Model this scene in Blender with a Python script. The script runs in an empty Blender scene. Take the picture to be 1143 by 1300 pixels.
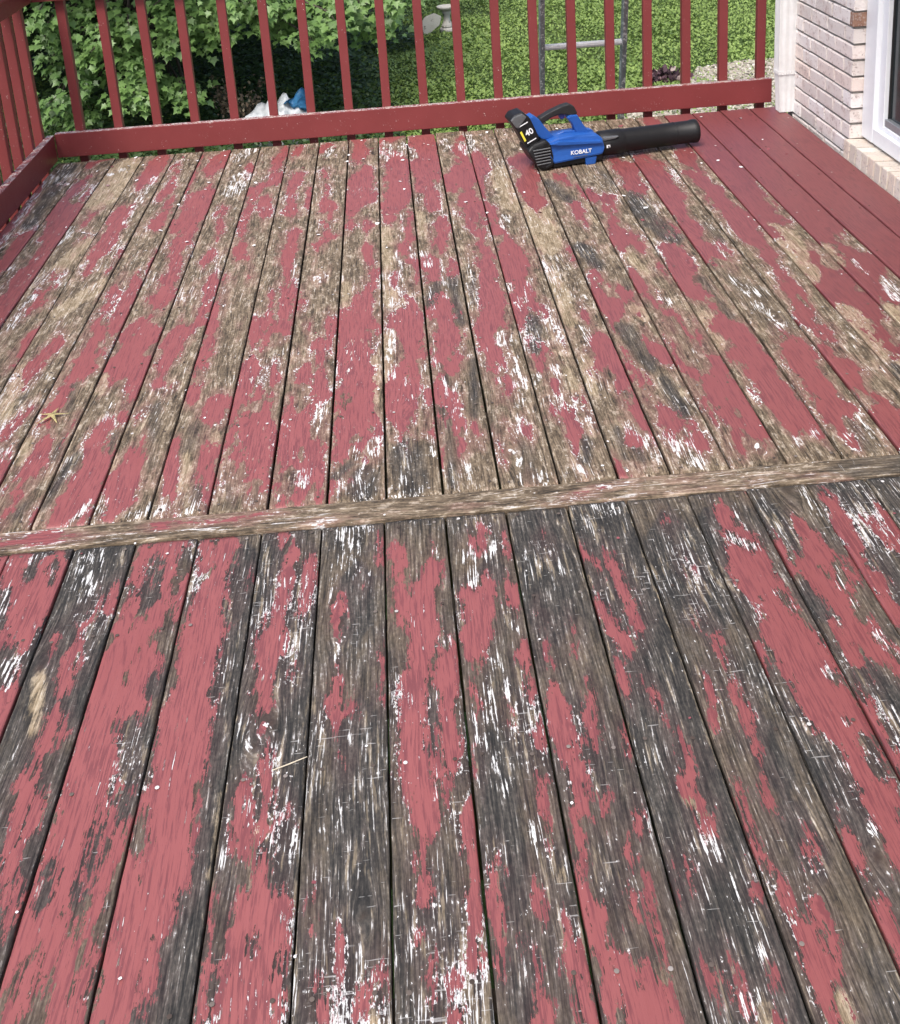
import bpy, bmesh, math, random
import numpy as np
from mathutils import Vector, Matrix

random.seed(7)
rng = np.random.default_rng(11)
R = math.radians
scene = bpy.context.scene
COL = scene.collection

# ---------------------------------------------------------------- camera
cd = bpy.data.cameras.new('camera')
cam = bpy.data.objects.new('camera', cd)
COL.objects.link(cam)
cd.sensor_fit = 'HORIZONTAL'
cd.sensor_width = 36.0
cd.lens = 47.244
cd.shift_x = 0.01590
cd.shift_y = -0.38860
cd.clip_start = 0.05
cd.clip_end = 2000
RIGHT = Vector((0.9964, -0.0526, -0.0660)).normalized()
FWD = Vector((0.0299, 0.9516, -0.3059)).normalized()
UP = RIGHT.cross(FWD).normalized()
RIGHT = FWD.cross(UP).normalized()
cam.matrix_world = Matrix(((RIGHT.x, UP.x, -FWD.x, 0.0), (RIGHT.y, UP.y, -FWD.y, 0.0),
                           (RIGHT.z, UP.z, -FWD.z, 1.6772), (0, 0, 0, 1)))
scene.camera = cam

# ---------------------------------------------------------------- sky, sun, exposure
SUN_EL, SUN_AZ = R(58), R(205)          # azimuth from +Y, clockwise: behind the viewer, a little to the left
w = bpy.data.worlds.new('World')
scene.world = w
w.use_nodes = True
wn = w.node_tree
sky = wn.nodes.new('ShaderNodeTexSky')
sky.sky_type = 'NISHITA'
sky.sun_disc = False
sky.sun_elevation = SUN_EL
sky.sun_rotation = SUN_AZ
sky.air_density = 1.0
sky.dust_density = 4.0
sky.ozone_density = 1.0
bg = wn.nodes['Background']
wn.links.new(sky.outputs[0], bg.inputs[0])
bg.inputs[1].default_value = 0.15
sd = bpy.data.lights.new('sun', 'SUN')
sd.energy = 1.5
sd.angle = R(14)
sd.color = (1.0, 0.98, 0.95)
so = bpy.data.objects.new('sun', sd)
COL.objects.link(so)
sdir = Vector((math.sin(SUN_AZ) * math.cos(SUN_EL), math.cos(SUN_AZ) * math.cos(SUN_EL), math.sin(SUN_EL)))
so.rotation_euler = sdir.to_track_quat('Z', 'Y').to_euler()
vs = scene.view_settings
vs.view_transform = 'Standard'
vs.look = 'None'
vs.exposure = 0.90
vs.gamma = 1.0
vs.use_curve_mapping = False

# ---------------------------------------------------------------- helpers
def link(o, parent=None):
    COL.objects.link(o)
    if parent is not None:
        o.parent = parent
    return o

def tag(o, label=None, cat=None, group=None, kind=None):
    if label: o['label'] = label
    if cat: o['category'] = cat
    if group: o['group'] = group
    if kind: o['kind'] = kind
    return o

def empty(name, loc=(0, 0, 0), rz=0.0):
    o = bpy.data.objects.new(name, None)
    o.empty_display_size = 0.1
    o.location = loc
    o.rotation_euler = (0, 0, rz)
    return link(o)

def from_np(name, verts, faces, mat, smooth=False):
    me = bpy.data.meshes.new(name)
    verts = np.asarray(verts, np.float32)
    faces = np.asarray(faces, np.int32)
    n, k = faces.shape
    me.vertices.add(len(verts))
    me.vertices.foreach_set('co', verts.ravel())
    me.loops.add(n * k)
    me.loops.foreach_set('vertex_index', faces.ravel())
    me.polygons.add(n)
    me.polygons.foreach_set('loop_start', np.arange(0, n * k, k, dtype=np.int32))
    try:
        me.polygons.foreach_set('loop_total', np.full(n, k, np.int32))
    except Exception:
        pass
    if smooth:
        me.polygons.foreach_set('use_smooth', np.ones(n, bool))
    me.update(calc_edges=True)
    me.validate()
    if mat: me.materials.append(mat)
    return me

def mesh_obj(name, me, parent=None, loc=(0, 0, 0), rz=0.0):
    o = bpy.data.objects.new(name, me)
    o.location = loc
    o.rotation_euler = (0, 0, rz)
    return link(o, parent)

def bm_obj(name, bm, mat, parent=None, loc=(0, 0, 0), rz=0.0, smooth=False):
    me = bpy.data.meshes.new(name)
    bmesh.ops.recalc_face_normals(bm, faces=bm.faces)
    bm.to_mesh(me); bm.free()
    if smooth:
        for p in me.polygons: p.use_smooth = True
    if mat: me.materials.append(mat)
    return mesh_obj(name, me, parent, loc, rz)

def box_bm(x0, x1, y0, y1, z0, z1, bev=0.0, seg=2, bm=None):
    b = bm or bmesh.new()
    r = bmesh.ops.create_cube(b, size=1.0)
    vs_ = r['verts']
    for v in vs_:
        v.co = Vector(((x0 + x1) / 2 + v.co.x * (x1 - x0), (y0 + y1) / 2 + v.co.y * (y1 - y0), (z0 + z1) / 2 + v.co.z * (z1 - z0)))
    if bev > 0:
        es = list({e for v in vs_ for e in v.link_edges})
        bmesh.ops.bevel(b, geom=es, offset=bev, segments=seg, affect='EDGES', profile=0.6)
    return b

def prism_bm(pts, y0, y1, bev=0.006, seg=2, taper=None):
    """outline pts (x,z) extruded along y"""
    b = bmesh.new()
    a = [b.verts.new((x, y0, z)) for x, z in pts]
    c = [b.verts.new((x, y1, z)) for x, z in pts]
    b.faces.new(a); b.faces.new(list(reversed(c)))
    n = len(pts)
    for i in range(n):
        b.faces.new((a[i], c[i], c[(i + 1) % n], a[(i + 1) % n]))
    bmesh.ops.recalc_face_normals(b, faces=b.faces)
    if taper:
        for v in b.verts:
            v.co.y = taper(v.co.x, v.co.y, v.co.z)
    if bev > 0:
        bmesh.ops.bevel(b, geom=list(b.edges), offset=bev, segments=seg, affect='EDGES', profile=0.6, clamp_overlap=True)
    return b

def tube_bm(path, radii, n=10, bm=None, cap=True):
    b = bm or bmesh.new()
    rings = []
    path = [Vector(p) for p in path]
    for i, p in enumerate(path):
        d = (path[min(i + 1, len(path) - 1)] - path[max(i - 1, 0)]).normalized()
        u = d.orthogonal().normalized() if abs(d.z) < 0.95 else Vector((1, 0, 0)).cross(d).normalized()
        v = d.cross(u)
        rings.append([b.verts.new(p + (u * math.cos(2 * math.pi * k / n) + v * math.sin(2 * math.pi * k / n)) * radii[i]) for k in range(n)])
    for i in range(len(rings) - 1):
        # keep rings aligned
        best = min(range(n), key=lambda s: sum((rings[i][k].co - rings[i + 1][(k + s) % n].co).length for k in range(0, n, 2)))
        rings[i + 1] = rings[i + 1][best:] + rings[i + 1][:best]
        for k in range(n):
            b.faces.new((rings[i][k], rings[i][(k + 1) % n], rings[i + 1][(k + 1) % n], rings[i + 1][k]))
    if cap:
        b.faces.new(rings[0]); b.faces.new(list(reversed(rings[-1])))
    return b

def lathe_bm(profile, n=24, bm=None):
    b = bm or bmesh.new()
    rings = []
    for r, z in profile:
        rings.append([b.verts.new((r * math.cos(2 * math.pi * k / n), r * math.sin(2 * math.pi * k / n), z)) for k in range(n)])
    for i in range(len(rings) - 1):
        for k in range(n):
            b.faces.new((rings[i][k], rings[i][(k + 1) % n], rings[i + 1][(k + 1) % n], rings[i + 1][k]))
    b.faces.new(list(reversed(rings[0]))); b.faces.new(rings[-1])
    return b

# ---------------------------------------------------------------- node helpers
class NT:
    def __init__(self, name):
        self.m = bpy.data.materials.new(name)
        self.m.use_nodes = True
        self.t = self.m.node_tree
        self.b = self.t.nodes['Principled BSDF']
    def n(self, kind, **kw):
        nd = self.t.nodes.new(kind)
        for k, v in kw.items(): setattr(nd, k, v)
        return nd
    def l(self, a, b): self.t.links.new(a, b)
    def set(self, sock, v):
        if hasattr(v, 'is_output') or isinstance(v, bpy.types.NodeSocket): self.l(v, sock)
        else: sock.default_value = v
    def math(self, op, a, b=None, c=None, clamp=False):
        nd = self.n('ShaderNodeMath', operation=op, use_clamp=clamp)
        self.set(nd.inputs[0], a)
        if b is not None: self.set(nd.inputs[1], b)
        if c is not None: self.set(nd.inputs[2], c)
        return nd.outputs[0]
    def add(self, *a):
        r = a[0]
        for x in a[1:]: r = self.math('ADD', r, x)
        return r
    def mul(self, *a):
        r = a[0]
        for x in a[1:]: r = self.math('MULTIPLY', r, x)
        return r
    def sstep(self, v, lo, hi):
        nd = self.n('ShaderNodeMapRange', interpolation_type='SMOOTHSTEP')
        self.set(nd.inputs[0], v); nd.inputs[1].default_value = lo; nd.inputs[2].default_value = hi
        return nd.outputs[0]
    def vmul(self, v, s):
        nd = self.n('ShaderNodeVectorMath', operation='MULTIPLY')
        self.set(nd.inputs[0], v); nd.inputs[1].default_value = s
        return nd.outputs[0]
    def vadd(self, a, b):
        nd = self.n('ShaderNodeVectorMath', operation='ADD')
        self.set(nd.inputs[0], a); self.set(nd.inputs[1], b)
        return nd.outputs[0]
    def noise(self, vec, scale, detail=3.0, rough=0.55, dist=0.0):
        nd = self.n('ShaderNodeTexNoise')
        self.l(vec, nd.inputs['Vector'])
        nd.inputs['Scale'].default_value = scale; nd.inputs['Detail'].default_value = detail
        nd.inputs['Roughness'].default_value = rough; nd.inputs['Distortion'].default_value = dist
        return nd.outputs['Fac']
    def ramp(self, fac, stops):
        nd = self.n('ShaderNodeValToRGB')
        e = nd.color_ramp.elements
        while len(e) < len(stops): e.new(0.5)
        for i, (p, c) in enumerate(stops):
            e[i].position = p; e[i].color = (*c, 1)
        self.set(nd.inputs[0], fac)
        return nd.outputs[0]
    def mix(self, f, a, b):
        nd = self.n('ShaderNodeMix', data_type='RGBA')
        self.set(nd.inputs[0], f)
        self.set(nd.inputs[6], a if not isinstance(a, tuple) else (*a, 1))
        self.set(nd.inputs[7], b if not isinstance(b, tuple) else (*b, 1))
        return nd.outputs[2]
    def bump(self, h, dist, strength=1.0):
        nd = self.n('ShaderNodeBump')
        nd.inputs['Strength'].default_value = strength; nd.inputs['Distance'].default_value = dist
        self.l(h, nd.inputs['Height']); self.l(nd.outputs[0], self.b.inputs['Normal'])
    def objpos(self, rnd=True):
        tc = self.n('ShaderNodeTexCoord').outputs['Object']
        if not rnd: return tc
        oi = self.n('ShaderNodeObjectInfo').outputs['Random']
        cb = self.n('ShaderNodeCombineXYZ')
        self.l(self.mul(oi, 17.0), cb.inputs[0]); self.l(self.mul(oi, 31.0), cb.inputs[1]); self.l(self.mul(oi, 7.0), cb.inputs[2])
        return self.vadd(tc, cb.outputs[0])
    def out(self, col=None, rough=None, metal=None, spec=None):
        if col is not None: self.set(self.b.inputs['Base Color'], (*col, 1) if isinstance(col, tuple) else col)
        if rough is not None: self.set(self.b.inputs['Roughness'], rough)
        if metal is not None: self.set(self.b.inputs['Metallic'], metal)
        if spec is not None: self.set(self.b.inputs['Specular IOR Level'], spec)
        return self.m

def plain(name, col, rough=0.6, var=0.12, scale=25.0, bump=0.0006, metal=0.0, spec=0.5, stretch=(1, 1, 1)):
    t = NT(name)
    p = t.vmul(t.objpos(), stretch)
    n1 = t.noise(p, scale, 4, 0.6)
    n2 = t.noise(p, scale * 7, 3, 0.6)
    f = t.add(t.mul(n1, 0.6), t.mul(n2, 0.4))
    lo = tuple(c * (1 - var * 2) for c in col); hi = tuple(min(1, c * (1 + var * 2)) for c in col)
    c = t.ramp(f, [(0.3, lo), (0.7, hi)])
    if bump: t.bump(f, bump)
    return t.out(c, t.math('ADD', rough - 0.08, t.mul(n1, 0.16)), metal, spec)

# ---------------------------------------------------------------- deck material: peeling red paint over weathered boards
def deck_material(name):
    t = NT(name)
    pos = t.objpos()
    at = t.n('ShaderNodeAttribute', attribute_name='wear')
    sep = t.n('ShaderNodeSeparateColor'); t.l(at.outputs['Color'], sep.inputs[0])
    red_s = t.math('MULTIPLY_ADD', sep.outputs[0], 0.08, -0.04)      # metres inside a paint patch
    whi_s = t.math('MULTIPLY_ADD', sep.outputs[1], 0.08, -0.04)
    drk_s = sep.outputs[2]
    tan_s = t.math('MULTIPLY_ADD', at.outputs['Alpha'], 0.08, -0.04)
    at2 = t.n('ShaderNodeAttribute', attribute_name='fade')
    fade = at2.outputs['Fac']
    pe = t.vmul(pos, (1, 0.34, 1))
    pf = t.vmul(pos, (1, 0.045, 1))
    pg = t.vmul(pos, (1, 0.085, 1))
    ctr = lambda v, a: t.math('MULTIPLY_ADD', v, a, -0.5 * a)
    n_big = t.noise(pe, 13, 4, 0.68)
    n_fin = t.noise(pe, 58, 5, 0.72)
    n_mic = t.noise(t.vmul(pos, (1, 0.6, 1)), 165, 2, 0.6)
    n_low = t.noise(pos, 3.2, 2, 0.55)
    warp = t.n('ShaderNodeTexNoise'); t.l(pe, warp.inputs['Vector']); warp.inputs['Scale'].default_value = 7; warp.inputs['Detail'].default_value = 1
    wv = t.vmul(warp.outputs['Color'], (0.020, 0.0, 0.0))
    fl = t.n('ShaderNodeAttribute', attribute_name='flow')                 # grain coordinate that bends round knots
    fs = t.n('ShaderNodeSeparateXYZ'); t.l(fl.outputs['Vector'], fs.inputs[0])
    knot = fs.outputs[1]
    offs = t.n('ShaderNodeCombineXYZ'); t.l(fs.outputs[0], offs.inputs[0])
    wv = t.vadd(wv, offs.outputs[0])
    fiber = t.noise(t.vadd(pf, wv), 250, 4, 0.70)
    grain = t.noise(t.vadd(pg, wv), 95, 4, 0.65)
    # paint edge, torn along the grain
    up = t.sstep(drk_s, 0.55, 0.30)                                   # less greyed boards tear more raggedly
    v = t.add(t.mul(red_s, 0.80), t.mul(ctr(n_big, 1.0), t.math('MULTIPLY_ADD', up, 0.110, 0.034)), t.mul(ctr(n_fin, 1.0), t.math('MULTIPLY_ADD', up, -0.022, 0.058)), t.mul(ctr(fiber, 1.0), t.math('MULTIPLY_ADD', up, -0.020, 0.046)), t.mul(ctr(n_mic, 0.008), t.math('SUBTRACT', 1.0, up)))
    red0 = t.sstep(v, -0.0006, 0.0006)
    pits = t.sstep(t.add(t.mul(n_fin, 0.55), t.mul(fiber, 0.45), t.mul(n_low, 0.12), t.mul(fade, -0.25)), 0.665, 0.675)
    red = t.math('MULTIPLY', red0, t.math('SUBTRACT', 1.0, pits))
    nr = t.math('SUBTRACT', 1.0, red)
    # white primer left in flecks and streaks
    wv1 = t.add(t.mul(t.math('SUBTRACT', 1.0, up), -0.0025), t.math('MINIMUM', whi_s, 0.008), ctr(fiber, 0.120), ctr(n_fin, 0.070), ctr(n_mic, 0.01), -0.0135)
    w1 = t.sstep(wv1, -0.001, 0.0015)
    edge = t.mul(t.sstep(t.math('MULTIPLY_ADD', up, 0.002, v), -0.0060, -0.0035), t.sstep(t.add(t.mul(n_mic, 0.40), t.mul(n_big, 0.45), t.mul(n_low, 0.3), t.mul(up, 0.02)), 0.640, 0.675))
    spk = t.sstep(t.add(n_mic, t.mul(n_low, 0.24), t.mul(n_fin, 0.30)), 1.00, 1.03)
    stk = t.sstep(t.add(fiber, t.mul(n_low, 0.34), t.mul(n_big, 0.28), t.mul(n_mic, 0.08)), 0.985, 1.03)
    fleck = t.math('MAXIMUM', t.math('MAXIMUM', edge, spk), t.mul(stk, 0.85))
    onred = t.mul(t.sstep(t.add(n_mic, t.mul(n_big, 0.40)), 0.995, 1.015), t.math('SUBTRACT', 1.0, t.mul(fade, 0.6)))
    wmask = t.math('MAXIMUM', t.math('MAXIMUM', w1, t.mul(fleck, nr)), onred)
    # bare wood: ridged grain with crumbs of fibre and mildew
    gf = t.add(t.mul(grain, 0.25), t.mul(fiber, 0.45), t.mul(n_fin, 0.15), t.mul(n_mic, 0.15))
    gfu = t.add(gf, t.mul(up, t.add(ctr(n_fin, 0.15), ctr(n_big, 0.16))))
    brown = t.ramp(gfu, [(0.385, (0.019, 0.0135, 0.0085)), (0.465, (0.098, 0.070, 0.043)), (0.550, (0.215, 0.163, 0.107)), (0.670, (0.55, 0.465, 0.345))])
    grey = t.ramp(gf, [(0.400, (0.005, 0.0047, 0.0045)), (0.475, (0.026, 0.0235, 0.0205)), (0.555, (0.078, 0.068, 0.057)), (0.650, (0.47, 0.455, 0.425))])
    tanc = t.ramp(gf, [(0.36, (0.10, 0.068, 0.036)), (0.47, (0.34, 0.258, 0.152)), (0.63, (0.66, 0.55, 0.39))])
    df = t.sstep(t.add(drk_s, ctr(n_fin, 0.40), ctr(n_low, 0.45), ctr(n_big, 0.25)), 0.30, 0.66)
    tf = t.sstep(t.add(tan_s, ctr(n_fin, 0.05), ctr(fiber, 0.03)), -0.006, 0.010)
    wood = t.mix(df, brown, grey)
    wood = t.mix(t.mul(tf, t.math('MULTIPLY_ADD', up, -0.25, 0.70)), wood, tanc)
    warm = t.sstep(t.add(grain, t.mul(n_big, 0.6), t.mul(n_low, 0.4)), 1.10, 1.22)       # honey-coloured streaks where grey wore off
    wood = t.mix(t.mul(warm, 0.34), wood, tanc)
    crack = t.sstep(t.add(fiber, t.mul(grain, 0.35)), 0.515, 0.47)
    wood = t.mix(t.mul(crack, 0.75), wood, (0.010, 0.008, 0.007))
    crumb = t.mul(up, t.sstep(t.add(n_fin, t.mul(n_mic, 0.25)), 0.685, 0.74))                 # raised pale fibres and dried flakes
    wood = t.mix(t.mul(crumb, 0.32), wood, (0.56, 0.49, 0.40))
    scr_n = t.noise(t.vmul(pos, (0.10, 1, 1)), 210, 2, 0.5)
    scr = t.mul(t.sstep(t.add(scr_n, t.mul(n_low, 0.30), t.mul(n_big, 0.16)), 0.945, 0.97), t.math('SUBTRACT', 0.48, t.mul(up, 0.35)))   # scraper marks across the grain
    wood = t.mix(scr, wood, (0.46, 0.45, 0.43))
    wood = t.mix(t.mul(knot, 0.8), wood, (0.030, 0.019, 0.012))
    stain = t.mul(t.sstep(v, -0.034, -0.002), t.math('MULTIPLY_ADD', up, 0.22, 0.06))     # pigment soaked into the wood
    wood = t.mix(stain, wood, (0.30, 0.12, 0.12))
    # paint colours: chalky where walked on, deeper with painted wall shade and where sheltered
    chalk = t.mix(t.add(t.mul(n_low, 0.55), t.mul(grain, 0.45)), (0.210, 0.051, 0.049), (0.312, 0.101, 0.096))
    deep = t.mix(t.add(t.mul(n_low, 0.6), t.mul(n_mic, 0.4)), (0.167, 0.042, 0.043), (0.212, 0.061, 0.060))
    paint = t.mix(fade, chalk, deep)
    paint = t.mix(t.mul(t.sstep(t.add(fiber, t.mul(n_low, 0.2)), 0.59, 0.69), 0.62), paint, (0.11, 0.028, 0.033))
    col = t.mix(red, wood, paint)
    whitec = t.mix(n_fin, (0.46, 0.45, 0.43), (0.80, 0.80, 0.79))
    col = t.mix(wmask, col, whitec)
    # relief
    h = t.add(t.mul(red0, 0.45), t.mul(gf, t.math('MULTIPLY_ADD', red0, -0.75, 1.1)))
    t.bump(h, 0.0026, 0.9)
    rough = t.math('MULTIPLY_ADD', red, -0.38, 0.86)
    return t.out(col, rough, 0.0, 0.50)

M_DECK = deck_material('weathered_painted_wood')

def rail_paint(name):
    t = NT(name)
    pos = t.objpos()
    n1 = t.noise(pos, 6, 3); n2 = t.noise(t.vmul(pos, (1, 1, 1)), 140, 4, 0.65); n3 = t.noise(pos, 28, 4, 0.6)
    col = t.mix(n1, (0.160, 0.027, 0.027), (0.218, 0.041, 0.042))
    geo = t.n('ShaderNodeNewGeometry')
    sx = t.n('ShaderNodeSeparateXYZ'); t.l(geo.outputs['Normal'], sx.inputs[0])
    topf = t.sstep(sx.outputs[2], 0.5, 0.9)
    chip = t.sstep(t.add(n2, t.mul(n3, 0.5), t.mul(topf, 0.20)), 0.972, 0.985)
    col = t.mix(chip, col, (0.62, 0.56, 0.52))
    dirt = t.mul(topf, t.sstep(n3, 0.42, 0.62))
    col = t.mix(t.mul(dirt, 0.45), col, (0.30, 0.24, 0.21))
    t.bump(t.add(t.mul(n3, 0.5), t.mul(n2, 0.3)), 0.0012)
    return t.out(col, t.math('MULTIPLY_ADD', n3, 0.2, 0.38), 0, 0.45)
M_RAIL = rail_paint('red_rail_paint')

# ================================================================ STRUCTURE
GZ = -3.2                                                     # the yard lies a storey below the deck
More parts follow.
